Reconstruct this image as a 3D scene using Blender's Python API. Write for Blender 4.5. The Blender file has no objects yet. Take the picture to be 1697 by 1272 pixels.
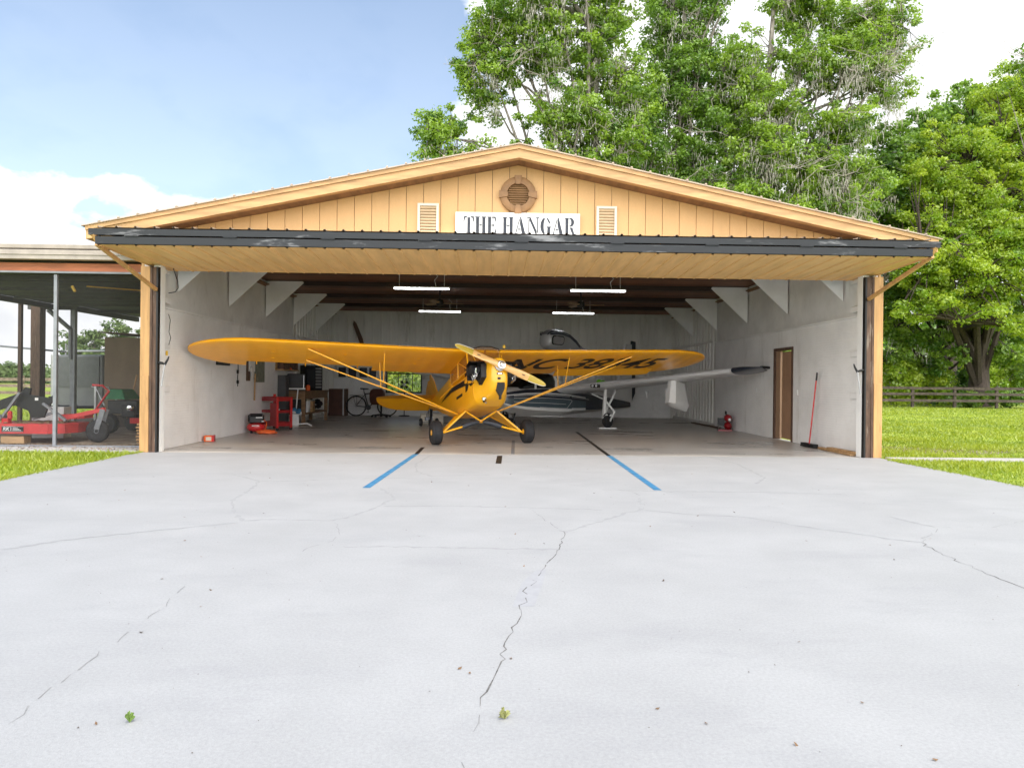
import bpy, math, random
import numpy as np
from mathutils import Vector, Matrix
random.seed(7); rng = np.random.default_rng(11)
PI = math.pi; R = math.radians
sc = bpy.context.scene
COL = sc.collection

# ------------------------------------------------------------------ materials
def M(name, col, rough=.6, metal=0., var=.12, scale=5., bump=0., bscale=80., stretch=(1, 1, 1), col2=None,
      c2pos=(.35, .65), plank=None, rib=None, trans=0., spec=.5, emit=0., coat=0., dirt=None, rvar=0., grain=0., gscale=70):
    m = bpy.data.materials.new(name); m.use_nodes = True
    nt = m.node_tree; N = nt.nodes; Lk = nt.links.new
    b = N['Principled BSDF']
    b.inputs['Roughness'].default_value = rough; b.inputs['Metallic'].default_value = metal
    b.inputs['Specular IOR Level'].default_value = spec
    b.inputs['Coat Weight'].default_value = coat; b.inputs['Coat Roughness'].default_value = .15
    tc = N.new('ShaderNodeTexCoord'); mp = N.new('ShaderNodeMapping'); mp.inputs['Scale'].default_value = stretch
    Lk(tc.outputs['Object'], mp.inputs['Vector'])
    nz = N.new('ShaderNodeTexNoise'); nz.inputs['Scale'].default_value = scale; nz.inputs['Detail'].default_value = 6
    nz.inputs['Roughness'].default_value = .62
    Lk(mp.outputs['Vector'], nz.inputs['Vector'])
    cr = N.new('ShaderNodeValToRGB')
    a = [c * (1 - var) for c in col]; z = [min(1, c * (1 + var)) for c in col] if col2 is None else list(col2)
    cr.color_ramp.elements[0].position = c2pos[0]; cr.color_ramp.elements[1].position = c2pos[1]
    cr.color_ramp.elements[0].color = a + [1]; cr.color_ramp.elements[1].color = z + [1]
    Lk(nz.outputs['Fac'], cr.inputs['Fac'])
    out = cr.outputs['Color']
    if rvar:
        ra = N.new('ShaderNodeMapRange'); ra.inputs[1].default_value = .35; ra.inputs[2].default_value = .65
        ra.inputs[3].default_value = max(.02, rough - rvar); ra.inputs[4].default_value = min(1, rough + rvar)
        Lk(nz.outputs['Fac'], ra.inputs[0]); Lk(ra.outputs[0], b.inputs['Roughness'])
    hsrc = None
    if plank:                      # (axis, width, tone spread)
        ax, wd, sp = plank
        sx = N.new('ShaderNodeSeparateXYZ'); Lk(tc.outputs['Object'], sx.inputs[0])
        dv = N.new('ShaderNodeMath'); dv.operation = 'DIVIDE'; Lk(sx.outputs[ax], dv.inputs[0]); dv.inputs[1].default_value = wd
        fl = N.new('ShaderNodeMath'); fl.operation = 'FLOOR'; Lk(dv.outputs[0], fl.inputs[0])
        wn = N.new('ShaderNodeTexWhiteNoise'); wn.noise_dimensions = '1D'; Lk(fl.outputs[0], wn.inputs['W'])
        mr = N.new('ShaderNodeMapRange'); mr.inputs[3].default_value = 1 - sp; mr.inputs[4].default_value = 1 + sp
        Lk(wn.outputs['Value'], mr.inputs[0])
        mx = N.new('ShaderNodeVectorMath'); mx.operation = 'SCALE'; Lk(out, mx.inputs[0]); Lk(mr.outputs[0], mx.inputs['Scale'])
        out = mx.outputs[0]
    if dirt:                       # (colour, scale, threshold, softness, stretch)
        dc, ds, dt, dsoft, dst = dirt
        m2 = N.new('ShaderNodeMapping'); m2.inputs['Scale'].default_value = dst; m2.inputs['Location'].default_value = (3.1, 7.7, 1.3)
        Lk(tc.outputs['Object'], m2.inputs['Vector'])
        n2 = N.new('ShaderNodeTexNoise'); n2.inputs['Scale'].default_value = ds; n2.inputs['Detail'].default_value = 8
        n2.inputs['Roughness'].default_value = .7
        Lk(m2.outputs['Vector'], n2.inputs['Vector'])
        mr = N.new('ShaderNodeMapRange'); mr.interpolation_type = 'SMOOTHSTEP'
        mr.inputs[1].default_value = dt; mr.inputs[2].default_value = dt + dsoft
        Lk(n2.outputs['Fac'], mr.inputs[0])
        mx = N.new('ShaderNodeMix'); mx.data_type = 'RGBA'; Lk(mr.outputs[0], mx.inputs[0]); Lk(out, mx.inputs[6])
        mx.inputs[7].default_value = list(dc) + [1]; out = mx.outputs[2]
    if grain:
        for gs in (gscale, gscale * 3.7):
            n4 = N.new('ShaderNodeTexNoise'); n4.inputs['Scale'].default_value = gs; n4.inputs['Detail'].default_value = 4; n4.inputs['Roughness'].default_value = .75
            Lk(tc.outputs['Object'], n4.inputs['Vector'])
            mr = N.new('ShaderNodeMapRange'); mr.inputs[1].default_value = .3; mr.inputs[2].default_value = .7; mr.inputs[3].default_value = 1 - grain; mr.inputs[4].default_value = 1 + grain
            Lk(n4.outputs['Fac'], mr.inputs[0]); sc_ = N.new('ShaderNodeVectorMath'); sc_.operation = 'SCALE'; Lk(out, sc_.inputs[0]); Lk(mr.outputs[0], sc_.inputs['Scale']); out = sc_.outputs[0]
    Lk(out, b.inputs['Base Color'])
    if emit:
        Lk(out, b.inputs['Emission Color']); b.inputs['Emission Strength'].default_value = emit
    if rib:                        # (axis, width, strength)
        ax, wd, st = rib
        sx = N.new('ShaderNodeSeparateXYZ'); Lk(tc.outputs['Object'], sx.inputs[0])
        dv = N.new('ShaderNodeMath'); dv.operation = 'MULTIPLY'; Lk(sx.outputs[ax], dv.inputs[0]); dv.inputs[1].default_value = 2 * PI / wd
        sn = N.new('ShaderNodeMath'); sn.operation = 'SINE'; Lk(dv.outputs[0], sn.inputs[0])
        bp = N.new('ShaderNodeBump'); bp.inputs['Strength'].default_value = st; bp.inputs['Distance'].default_value = wd * .3
        Lk(sn.outputs[0], bp.inputs['Height']); Lk(bp.outputs[0], b.inputs['Normal']); hsrc = bp
    if bump:
        n3 = N.new('ShaderNodeTexNoise'); n3.inputs['Scale'].default_value = bscale; n3.inputs['Detail'].default_value = 5
        Lk(mp.outputs['Vector'], n3.inputs['Vector'])
        bp = N.new('ShaderNodeBump'); bp.inputs['Strength'].default_value = bump; bp.inputs['Distance'].default_value = .02
        Lk(n3.outputs['Fac'], bp.inputs['Height'])
        if hsrc: Lk(hsrc.outputs[0], bp.inputs['Normal'])
        Lk(bp.outputs[0], b.inputs['Normal'])
    return m

def leafmat(name, c1, c2, trans=.45):
    m = bpy.data.materials.new(name); m.use_nodes = True
    nt = m.node_tree; N = nt.nodes; Lk = nt.links.new
    for n in list(N): N.remove(n)
    o = N.new('ShaderNodeOutputMaterial'); at = N.new('ShaderNodeAttribute'); at.attribute_name = 'tone'
    cr = N.new('ShaderNodeValToRGB'); cr.color_ramp.elements[0].color = list(c1) + [1]; cr.color_ramp.elements[1].color = list(c2) + [1]
    Lk(at.outputs['Fac'], cr.inputs['Fac'])
    d = N.new('ShaderNodeBsdfDiffuse'); t = N.new('ShaderNodeBsdfTranslucent'); mx = N.new('ShaderNodeMixShader')
    g = N.new('ShaderNodeBsdfGlossy'); g.inputs['Roughness'].default_value = .45; mg = N.new('ShaderNodeMixShader'); mg.inputs[0].default_value = .06
    Lk(cr.outputs[0], d.inputs[0]); Lk(cr.outputs[0], t.inputs[0]); mx.inputs[0].default_value = trans
    Lk(d.outputs[0], mx.inputs[1]); Lk(t.outputs[0], mx.inputs[2])
    Lk(mx.outputs[0], mg.inputs[1]); Lk(g.outputs[0], mg.inputs[2]); Lk(mg.outputs[0], o.inputs[0])
    return m

def seethrough(name, col, alpha, rough=.05, gloss=True):
    m = bpy.data.materials.new(name); m.use_nodes = True
    nt = m.node_tree; N = nt.nodes; Lk = nt.links.new
    for n in list(N): N.remove(n)
    o = N.new('ShaderNodeOutputMaterial'); t = N.new('ShaderNodeBsdfTransparent'); mx = N.new('ShaderNodeMixShader')
    p = N.new('ShaderNodeBsdfPrincipled'); p.inputs['Base Color'].default_value = list(col) + [1]; p.inputs['Roughness'].default_value = rough
    nz = N.new('ShaderNodeTexNoise'); nz.inputs['Scale'].default_value = 3; mr = N.new('ShaderNodeMapRange')
    mr.inputs[3].default_value = alpha * .85; mr.inputs[4].default_value = alpha * 1.15
    tc = N.new('ShaderNodeTexCoord'); Lk(tc.outputs['Object'], nz.inputs['Vector']); Lk(nz.outputs['Fac'], mr.inputs[0])
    Lk(mr.outputs[0], mx.inputs[0]); Lk(t.outputs[0], mx.inputs[1]); Lk(p.outputs[0], mx.inputs[2]); Lk(mx.outputs[0], o.inputs[0])
    return m

MAT = {}
MAT['apron'] = M('painted_concrete', (.35, .352, .357), .62, grain=.11, var=.05, scale=1.3, bump=.12, bscale=160,
                 dirt=((.32, .322, .33), .9, .47, .25, (1, 2.2, 1)), spec=.3)
MAT['crack_faint'] = M('filled_crack', (.315, .317, .322), .85, var=.10, scale=9)
MAT['crack_mid'] = M('thin_crack', (.245, .245, .245), .9, var=.2, scale=14)
MAT['crack_dark'] = M('open_crack', (.13, .125, .12), .95, var=.6, scale=30)
MAT['patch'] = M('crack_patch', (.335, .338, .355), .7, var=.06, scale=12)
MAT['floor'] = M('hangar_concrete', (.45, .432, .41), .34, grain=.07, var=.16, scale=.8, col2=(.55, .52, .48), rvar=.1, bump=.04, bscale=40, stretch=(.6, 1.6, 1),
                 dirt=((.27, .245, .22), 1.7, .55, .16, (.5, 2, 1)))
MAT['path'] = M('path_concrete', (.42, .40, .38), .8, var=.14, scale=4, bump=.1)
MAT['dirt'] = M('packed_dirt', (.2, .155, .11), .95, var=.3, scale=3, bump=.4, bscale=30, col2=(.34, .28, .21))
MAT['ground'] = M('lawn_ground', (.20, .28, .02), .95, var=.25, scale=.35, col2=(.36, .44, .035), bump=.5, bscale=25,
                  dirt=((.19, .16, .06), 1.1, .64, .1, (1, 1, 1)))
MAT['tan'] = M('tan_siding', (.62, .375, .16), .55, grain=.05, gscale=40, var=.05, scale=2.2, bump=.05, bscale=60, stretch=(1, 1, .3))
MAT['tantrim'] = M('tan_trim', (.48, .285, .125), .6, var=.2, scale=5, bump=.1, stretch=(.35, 3, 3), dirt=((.40, .23, .09), 3, .58, .16, (.3, 3, 3)))
MAT['tanpost'] = M('tan_post_paint', (.50, .28, .11), .6, var=.2, scale=4, bump=.12, stretch=(3, 3, .3), dirt=((.38, .20, .075), 3, .57, .12, (4, 4, .5)))
MAT['tanmetal'] = M('tan_ribbed_metal', (.76, .47, .195), .5, var=.1, scale=3, stretch=(3, .4, 1), dirt=((.60, .35, .13), 2.2, .55, .25, (2, .5, 1)))
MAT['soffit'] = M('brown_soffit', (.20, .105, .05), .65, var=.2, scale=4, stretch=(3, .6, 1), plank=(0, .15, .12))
MAT['roofmetal'] = M('roof_metal', (.42, .33, .25), .5, metal=.2, var=.12, scale=3)
MAT['steel'] = M('weathered_steel', (.022, .024, .027), .55, metal=.35, var=.3, scale=4, stretch=(.5, 2, 2), rvar=.12,
                 dirt=((.19, .19, .195), 2.2, .56, .12, (.6, 3, 3)))
MAT['rust'] = M('rust_brown_steel', (.10, .055, .035), .6, metal=.2, var=.35, scale=9, stretch=(3, 3, .5), dirt=((.22, .17, .13), 5, .56, .1, (3, 3, .4)))
MAT['black'] = M('black_paint', (.006, .006, .007), .5, var=.25, scale=6)
MAT['rubber'] = M('black_rubber', (.016, .016, .018), .75, var=.2, scale=12, bump=.05)
MAT['white_in'] = M('white_wall', (.82, .815, .80), .7, var=.06, scale=1.4, rib=(2, .045, .10), bump=.05, bscale=30,
                    dirt=((.60, .58, .545), 1.1, .55, .22, (1.6, 1.6, .35)))
MAT['white_up'] = M('white_upper_wall', (.78, .775, .76), .7, var=.07, scale=2, bump=.06, bscale=40,
                    dirt=((.58, .56, .53), 1.3, .56, .2, (1, 1, .5)))
MAT['white_rib'] = M('white_rib_metal', (.74, .73, .68), .5, var=.08, scale=2, stretch=(1, 1, .4), dirt=((.52, .50, .44), 1.5, .55, .2, (2, 2, .3)))
MAT['gusset'] = M('white_gusset_ply', (.82, .82, .80), .65, var=.05, scale=3)
MAT['ceil'] = M('brown_ceiling_plank', (.22, .095, .045), .6, var=.45, scale=7, stretch=(.35, 5, 1), plank=(1, .17, .45), bump=.1)
MAT['beam'] = M('dark_beam', (.03, .016, .01), .7, var=.3, scale=5, stretch=(.4, 3, 3))
MAT['white'] = M('white_paint', (.80, .80, .79), .5, var=.04, scale=4)
MAT['cream'] = M('cream_paint', (.66, .60, .49), .5, var=.04, scale=5)
MAT['ventslat'] = M('vent_slat_tan', (.62, .47, .30), .55, var=.1, scale=5)
MAT['brownvent'] = M('brown_vent_paint', (.27, .145, .06), .6, var=.15, scale=7)
MAT['ink'] = M('sign_ink', (.025, .03, .042), .6, var=.3, scale=18)
MAT['wood'] = M('raw_wood', (.40, .24, .11), .65, var=.25, scale=5, stretch=(.5, 3, 3), bump=.08)
MAT['benchwood'] = M('dark_bench_wood', (.20, .115, .055), .7, var=.3, scale=5, stretch=(.5, 3, 3))
MAT['woodlite'] = M('pale_lumber', (.48, .31, .16), .7, var=.2, scale=5, stretch=(.5, 3, 3))
MAT['woodred'] = M('red_stained_beam', (.40, .13, .055), .65, var=.25, scale=4, stretch=(.4, 3, 3), dirt=((.17, .07, .04), 2.5, .55, .15, (.5, 4, 4)))
MAT['wooddark'] = M('dark_wood', (.10, .05, .028), .6, var=.25, scale=5)
MAT['fence'] = M('fence_wood', (.055, .04, .03), .85, var=.3, scale=6, col2=(.11, .085, .065))
MAT['fencegrey'] = M('grey_fence_wood', (.24, .18, .13), .85, var=.3, scale=6)
MAT['cubyellow'] = M('yellow_dope', (.94, .43, .006), .34, var=.05, scale=1.6, coat=.25, spec=.5)
MAT['cubwing'] = M('yellow_wing_fabric', (.94, .42, .005), .34, var=.07, scale=1.6, coat=.25, rib=(0, .34, .10), grain=.03, gscale=9)
MAT['cubmetal'] = M('yellow_enamel', (.96, .47, .010), .28, var=.04, scale=2, coat=.4)
MAT['propwood'] = M('varnished_prop_wood', (.78, .46, .17), .3, var=.14, scale=6, stretch=(.4, 4, 4), coat=.5)
MAT['proptip'] = M('prop_tip_fabric', (.50, .36, .045), .4, var=.1, scale=6, coat=.3)
MAT['chrome'] = M('polished_metal', (.75, .75, .76), .18, metal=1, var=.05)
MAT['alum'] = M('grey_aluminium', (.45, .45, .46), .4, metal=.7, var=.1)
MAT['galv'] = M('grey_post_paint', (.22, .23, .25), .5, metal=.2, var=.15)
MAT['silver'] = M('silver_grey_paint', (.74, .745, .745), .35, metal=.0, var=.06, scale=2, coat=.3)
MAT['hullwhite'] = M('hull_white_paint', (.72, .72, .70), .35, var=.06, scale=2, coat=.3)
MAT['nacelle'] = M('nacelle_grey_paint', (.40, .41, .41), .35, metal=.2, var=.08, scale=2, coat=.3)
MAT['navy'] = M('navy_paint', (.013, .02, .036), .3, var=.15, scale=2, coat=.4)
MAT['teal'] = M('slate_blue_paint', (.06, .095, .115), .3, var=.15, scale=2, coat=.4)
MAT['darkglass'] = M('dark_glass', (.006, .010, .009), .12, var=.1, scale=2, coat=.5)
MAT['glass'] = seethrough('clear_glass', (.7, .75, .72), .12)
MAT['cubglass'] = seethrough('amber_plexiglass', (.45, .2, .05), .3, .08)
MAT['screen'] = seethrough('insect_screen', (.05, .05, .05), .14, .9)
MAT['red'] = M('red_enamel', (.52, .02, .022), .35, var=.12, scale=4, coat=.3)
MAT['redfade'] = M('faded_red_paint', (.56, .045, .045), .5, var=.18, scale=4, dirt=((.34, .10, .07), 3, .55, .15, (1, 1, 1)))
MAT['darkred'] = M('dark_red_enamel', (.26, .008, .012), .35, var=.12, scale=4, coat=.3)
MAT['orange'] = M('orange_hose_rubber', (.80, .13, .02), .5, var=.1)
MAT['green'] = M('green_paint', (.03, .17, .07), .4, var=.15)
MAT['limegreen'] = M('lime_plastic', (.22, .65, .05), .5, var=.1)
MAT['tanbox'] = M('tan_plywood', (.20, .145, .095), .75, var=.14, scale=2, stretch=(1, 1, .5), bump=.05)
MAT['greybox'] = M('grey_trailer_skin', (.17, .175, .175), .5, var=.1, scale=2)
MAT['brown'] = M('brown_leather', (.085, .03, .018), .5, var=.2)
MAT['blue'] = M('blue_tape', (.03, .165, .33), .6, var=.15, scale=6, col2=(.055, .23, .41), dirt=((.20, .28, .36), 9, .57, .10, (1, .3, 1)))
MAT['yellow'] = M('yellow_plastic', (.72, .45, .04), .5, var=.1)
MAT['bark'] = M('oak_bark', (.12, .10, .08), .95, var=.35, scale=6, stretch=(2, 2, .4), bump=.6, bscale=14, col2=(.30, .27, .23))
MAT['barkdark'] = M('dark_bark', (.06, .045, .035), .95, var=.35, scale=6, stretch=(2, 2, .4), bump=.5, bscale=14)
MAT['deadwood'] = M('dead_grey_wood', (.36, .32, .28), .9, var=.2, scale=6)
MAT['moss'] = leafmat('spanish_moss', (.30, .28, .22), (.50, .47, .39), .35)
MAT['leaf'] = leafmat('oak_leaf', (.06, .165, .012), (.35, .51, .04), .52)
MAT['leafdark'] = leafmat('dark_leaf', (.05, .145, .014), (.25, .41, .035), .5)
MAT['leaflime'] = leafmat('young_leaf', (.19, .36, .014), (.50, .61, .04), .58)
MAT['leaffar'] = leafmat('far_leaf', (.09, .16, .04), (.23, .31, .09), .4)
MAT['grass'] = leafmat('grass_blade', (.19, .29, .012), (.46, .52, .04), .45)
MAT['litter'] = leafmat('dry_leaf', (.05, .035, .02), (.30, .17, .08), .2)
MAT['paper'] = M('paper', (.75, .74, .70), .8, var=.06, scale=9, dirt=((.25, .3, .42), 12, .58, .03, (1, 1, 1)))
MAT['greygreen'] = M('grey_green_board', (.20, .21, .16), .8, var=.2, scale=9)
MAT['lamp'] = M('fluorescent_tube', (.95, .97, 1.0), .4, var=.01, emit=7.)
MAT['fan'] = M('fan_blade_tan', (.38, .27, .15), .5, var=.1)
MAT['print'] = M('picture_print', (.03, .03, .035), .3, var=.5, scale=20)

# ------------------------------------------------------------------ mesh builder
class MB:
    """collects vertices and faces; build() links them as one mesh object"""
    def __init__(s): s.v = []; s.f = []; s.m = []
    def add(s, vs, fs, mi=0):
        o = len(s.v); s.v += [tuple(map(float, p)) for p in vs]
        s.f += [tuple(i + o for i in f) for f in fs]; s.m += [mi] * len(fs); return s
    def box(s, c, d, rz=0., mi=0, rot=None):
        x, y, z = d[0] / 2, d[1] / 2, d[2] / 2
        P = [Vector((a * x, b * y, e * z)) for e in (-1, 1) for a, b in ((-1, -1), (1, -1), (1, 1), (-1, 1))]
        Q = rot if rot is not None else Matrix.Rotation(rz, 3, 'Z')
        P = [Q @ p + Vector(c) for p in P]
        return s.add(P, [(3, 2, 1, 0), (4, 5, 6, 7), (0, 1, 5, 4), (1, 2, 6, 5), (2, 3, 7, 6), (3, 0, 4, 7)], mi)
    def bb(s, x0, x1, y0, y1, z0, z1, mi=0):
        return s.box(((x0 + x1) / 2, (y0 + y1) / 2, (z0 + z1) / 2), (abs(x1 - x0), abs(y1 - y0), abs(z1 - z0)), 0, mi)
    def bar(s, p, q, w, h, mi=0, up=(0, 0, 1)):
        p, q = Vector(p), Vector(q); d = (q - p); L = d.length; d.normalize(); u = Vector(up)
        if abs(d.dot(u)) > .98: u = Vector((0, 1, 0))
        sx = d.cross(u).normalized(); uu = sx.cross(d)
        Q = Matrix((sx, d, uu)).transposed()
        return s.box((p + q) / 2, (w, L, h), 0, mi, Q)
    def tube(s, pts, r, n=8, mi=0, cap=True, closed=False):
        pts = [Vector(p) for p in pts]; k = len(pts); rs = r if isinstance(r, (list, tuple)) else [r] * k
        o = len(s.v); prev = None
        for i, p in enumerate(pts):
            if closed: d = pts[(i + 1) % k] - pts[i - 1]
            else: d = pts[min(i + 1, k - 1)] - pts[max(i - 1, 0)]
            if d.length < 1e-9: d = Vector((0, 0, 1))
            d.normalize()
            if prev is None:
                a = Vector((0, 0, 1)) if abs(d.z) < .9 else Vector((1, 0, 0)); a = (a - d * a.dot(d)).normalized()
            else:
                a = prev - d * prev.dot(d); a = a.normalized() if a.length > 1e-6 else d.orthogonal().normalized()
            prev = a; b = d.cross(a)
            for j in range(n):
                t = 2 * PI * j / n; s.v.append(tuple(p + (a * math.cos(t) + b * math.sin(t)) * rs[i]))
        for i in range(k if closed else k - 1):
            i2 = (i + 1) % k
            for j in range(n):
                s.f.append((o + i * n + j, o + i * n + (j + 1) % n, o + i2 * n + (j + 1) % n, o + i2 * n + j)); s.m.append(mi)
        if cap and not closed:
            s.f.append(tuple(o + j for j in reversed(range(n)))); s.m.append(mi)
            s.f.append(tuple(o + (k - 1) * n + j for j in range(n))); s.m.append(mi)
        return s
    def loft(s, rings, mi=0, cap=True, closed=True, mfun=None):
        n = len(rings[0]); o = len(s.v)
        for rg in rings: s.v += [tuple(map(float, p)) for p in rg]
        for i in range(len(rings) - 1):
            for j in range(n if closed else n - 1):
                s.f.append((o + i * n + j, o + i * n + (j + 1) % n, o + (i + 1) * n + (j + 1) % n, o + (i + 1) * n + j))
                s.m.append(mfun(i, j) if mfun else mi)
        if cap:
            s.f.append(tuple(o + j for j in reversed(range(n)))); s.m.append(mfun(0, 0) if mfun else mi)
            s.f.append(tuple(o + (len(rings) - 1) * n + j for j in range(n))); s.m.append(mfun(len(rings) - 2, 0) if mfun else mi)
        return s
    def lathe(s, prof, n=20, org=(0, 0, 0), axis='Z', mi=0, mfun=None, Q=None):
        rings = []
        for r, h in prof:
            rg = []
            for j in range(n):
                t = 2 * PI * j / n; a, b = r * math.cos(t), r * math.sin(t)
                p = {'Z': (a, b, h), 'Y': (b, h, a), 'X': (h, a, b)}[axis]
                p = Vector(p)
                if Q is not None: p = Q @ p
                rg.append(p + Vector(org))
            rings.append(rg)
        return s.loft(rings, mi, True, True, mfun)
    def prism(s, poly, fn, mi=0):
        """poly: 2-D points; fn(x, y, k) -> 3-D, k = 0 front, 1 back"""
        n = len(poly); P = [fn(x, y, 0) for x, y in poly] + [fn(x, y, 1) for x, y in poly]
        return s.add(P, [tuple(range(n)), tuple(reversed(range(n, 2 * n)))] + [(j, j + n, (j + 1) % n + n, (j + 1) % n) for j in range(n)], mi)
    def quad(s, a, b, c, d, mi=0): return s.add([a, b, c, d], [(0, 1, 2, 3)], mi)
    def pieces(s):
        par = list(range(len(s.v)))
        def find(i):
            while par[i] != i: par[i] = par[par[i]]; i = par[i]
            return i
        for f in s.f:
            a = find(f[0])
            for j in f[1:]: par[find(j)] = a
        grp = {}
        for f, mi in zip(s.f, s.m): grp.setdefault(find(f[0]), []).append((f, mi))
        out = []
        for fs in grp.values():
            q = MB(); mp = {}
            for f, mi in fs:
                q.f.append(tuple(mp.setdefault(i, len(mp)) for i in f)); q.m.append(mi)
            inv = sorted(mp, key=mp.get); q.v = [s.v[i] for i in inv]; out.append(q)
        return out
    def each(s, name, mats, parent=None, **k): return [q.build(name, mats, parent, **k) for q in s.pieces()]
    def build(s, name, mats, parent=None, smooth=False, sharp=38, bevel=0., org=None, fix=True):
        me = bpy.data.meshes.new(name)
        vs = s.v if org is None else [(x - org[0], y - org[1], z - org[2]) for x, y, z in s.v]
        me.from_pydata(vs, [], s.f)
        if not isinstance(mats, (list, tuple)): mats = [mats]
        for m in mats: me.materials.append(MAT[m] if isinstance(m, str) else m)
        if len(mats) > 1: me.polygons.foreach_set('material_index', s.m)
        if fix:
            import bmesh
            bm = bmesh.new(); bm.from_mesh(me); bmesh.ops.recalc_face_normals(bm, faces=bm.faces); bm.to_mesh(me); bm.free()
        if smooth:
            me.polygons.foreach_set('use_smooth', [True] * len(me.polygons)); me.set_sharp_from_angle(angle=R(sharp))
        me.update()
        o = bpy.data.objects.new(name, me); COL.objects.link(o)
        if org is not None: o.location = org
        if parent is not None: o.parent = parent
        if bevel:
            b = o.modifiers.new('bevel', 'BEVEL'); b.width = bevel; b.segments = 2; b.limit_method = 'ANGLE'; b.angle_limit = R(40)
        return o

def tag(o, label, cat, group=None, kind=None):
    o['label'] = label; o['category'] = cat
    if group: o['group'] = group
    if kind: o['kind'] = kind
    return o
def thing(name, label, cat, loc=(0, 0, 0), rz=0., group=None):
    o = bpy.data.objects.new(name, None); COL.objects.link(o); o.empty_display_size = .2
    o.location = loc; o.rotation_euler = (0, 0, rz)
    return tag(o, label, cat, group)
def struct(o): o['kind'] = 'structure'; return o
def dup(root, loc, rz=None, label=None):
    r = root.copy(); COL.objects.link(r); r.location = loc
    if rz is not None: r.rotation_euler = (0, 0, rz)
    if label: r['label'] = label
    for ch in list(root.children):
        c = ch.copy(); COL.objects.link(c); c.parent = r
        for g in list(ch.children):
            d = g.copy(); COL.objects.link(d); d.parent = c
    return r
def arc(cx, cy, r, a0, a1, n, ry=None):
    ry = r if ry is None else ry
    return [(cx + r * math.cos(R(a0 + (a1 - a0) * i / n)), cy + ry * math.sin(R(a0 + (a1 - a0) * i / n))) for i in range(n + 1)]
def ribbon(mb, pts, w, fn, mi=0, closed=False):
    """flat stroke of width w along 2-D pts, mitred; fn(x, y) -> 3-D"""
    P = [Vector(p) for p in pts]; k = len(P); A = []; B = []
    for i in range(k):
        if closed: d0 = (P[i] - P[i - 1]).normalized(); d1 = (P[(i + 1) % k] - P[i]).normalized()
        else:
            d0 = (P[i] - P[i - 1]).normalized() if i else (P[1] - P[0]).normalized()
            d1 = (P[i + 1] - P[i]).normalized() if i < k - 1 else d0
        t = (d0 + d1); t = t.normalized() if t.length > 1e-6 else d1
        nrm = Vector((-t.y, t.x)); c = max(.45, nrm.dot(Vector((-d1.y, d1.x))))
        A.append(P[i] + nrm * w / 2 / c); B.append(P[i] - nrm * w / 2 / c)
    o = len(mb.v); mb.v += [tuple(fn(p.x, p.y)) for p in A] + [tuple(fn(p.x, p.y)) for p in B]
    for i in range(k if closed else k - 1):
        j = (i + 1) % k; mb.f.append((o + i, o + j, o + k + j, o + k + i)); mb.m.append(mi)

# ------------------------------------------------------------------ camera
CX, CY, CH = -.18218, -11.8066, 1.19924
yaw, pit, rol = R(1.47951536), R(-.09724), R(.59486541)
f_ = Vector((math.sin(yaw) * math.cos(pit), math.cos(yaw) * math.cos(pit), math.sin(pit)))
r_ = Vector((math.cos(yaw), -math.sin(yaw), 0)); u_ = r_.cross(f_)
r2 = r_ * math.cos(rol) + u_ * math.sin(rol); u2 = -r_ * math.sin(rol) + u_ * math.cos(rol)
cam = bpy.data.cameras.new('camera'); co = bpy.data.objects.new('camera', cam); COL.objects.link(co)
cam.sensor_width = 36; cam.lens = 36 * 1174.765 / 1697; cam.clip_start = .05; cam.clip_end = 2000
co.matrix_world = Matrix(((r2.x, u2.x, -f_.x, CX), (r2.y, u2.y, -f_.y, CY), (r2.z, u2.z, -f_.z, CH), (0, 0, 0, 1)))
sc.camera = co

# ------------------------------------------------------------------ sky and sun
SUN_EL, SUN_AZ = R(60), R(160)          # azimuth clockwise from +Y
w = bpy.data.worlds.new('World'); sc.world = w; w.use_nodes = True
nt = w.node_tree; N = nt.nodes; Lk = nt.links.new
bg = N['Background']; bg.inputs['Strength'].default_value = .105
sky = N.new('ShaderNodeTexSky'); sky.sky_type = 'NISHITA'; sky.sun_disc = False
sky.sun_elevation = SUN_EL; sky.sun_rotation = SUN_AZ; sky.air_density = 1.0; sky.dust_density = 1.2; sky.ozone_density = 1.5
tc = N.new('ShaderNodeTexCoord'); sp = N.new('ShaderNodeSeparateXYZ'); Lk(tc.outputs['Generated'], sp.inputs[0])
def mth(op, a, b=None, clamp=False):
    n = N.new('ShaderNodeMath'); n.operation = op; n.use_clamp = clamp
    for i, x in enumerate((a, b)):
        if x is None: continue
        if isinstance(x, (int, float)): n.inputs[i].default_value = x
        else: Lk(x, n.inputs[i])
    return n.outputs[0]
def sstep(x, a, b):
    n = N.new('ShaderNodeMapRange'); n.interpolation_type = 'SMOOTHSTEP'; Lk(x, n.inputs[0])
    n.inputs[1].default_value = a; n.inputs[2].default_value = b; return n.outputs[0]
mp = N.new('ShaderNodeMapping'); mp.inputs['Scale'].default_value = (1, 1, 1.7); mp.inputs['Location'].default_value = (.35, .1, .22)
Lk(tc.outputs['Generated'], mp.inputs[0])
nz = N.new('ShaderNodeTexNoise'); nz.inputs['Scale'].default_value = 4.2; nz.inputs['Detail'].default_value = 9; nz.inputs['Roughness'].default_value = .52
Lk(mp.outputs[0], nz.inputs['Vector'])
zz = sp.outputs['Z']; xx = sp.outputs['X']
low = mth('SUBTRACT', 1.0, sstep(zz, .19, .272))                 # cumulus bank low over the horizon
right = sstep(xx, -.14, .12)                                     # hazy white cloud to the right
farl = mth('MULTIPLY', mth('SUBTRACT', 1.0, sstep(xx, -.60, -.50)), mth('SUBTRACT', 1.0, sstep(zz, .36, .46)))
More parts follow.
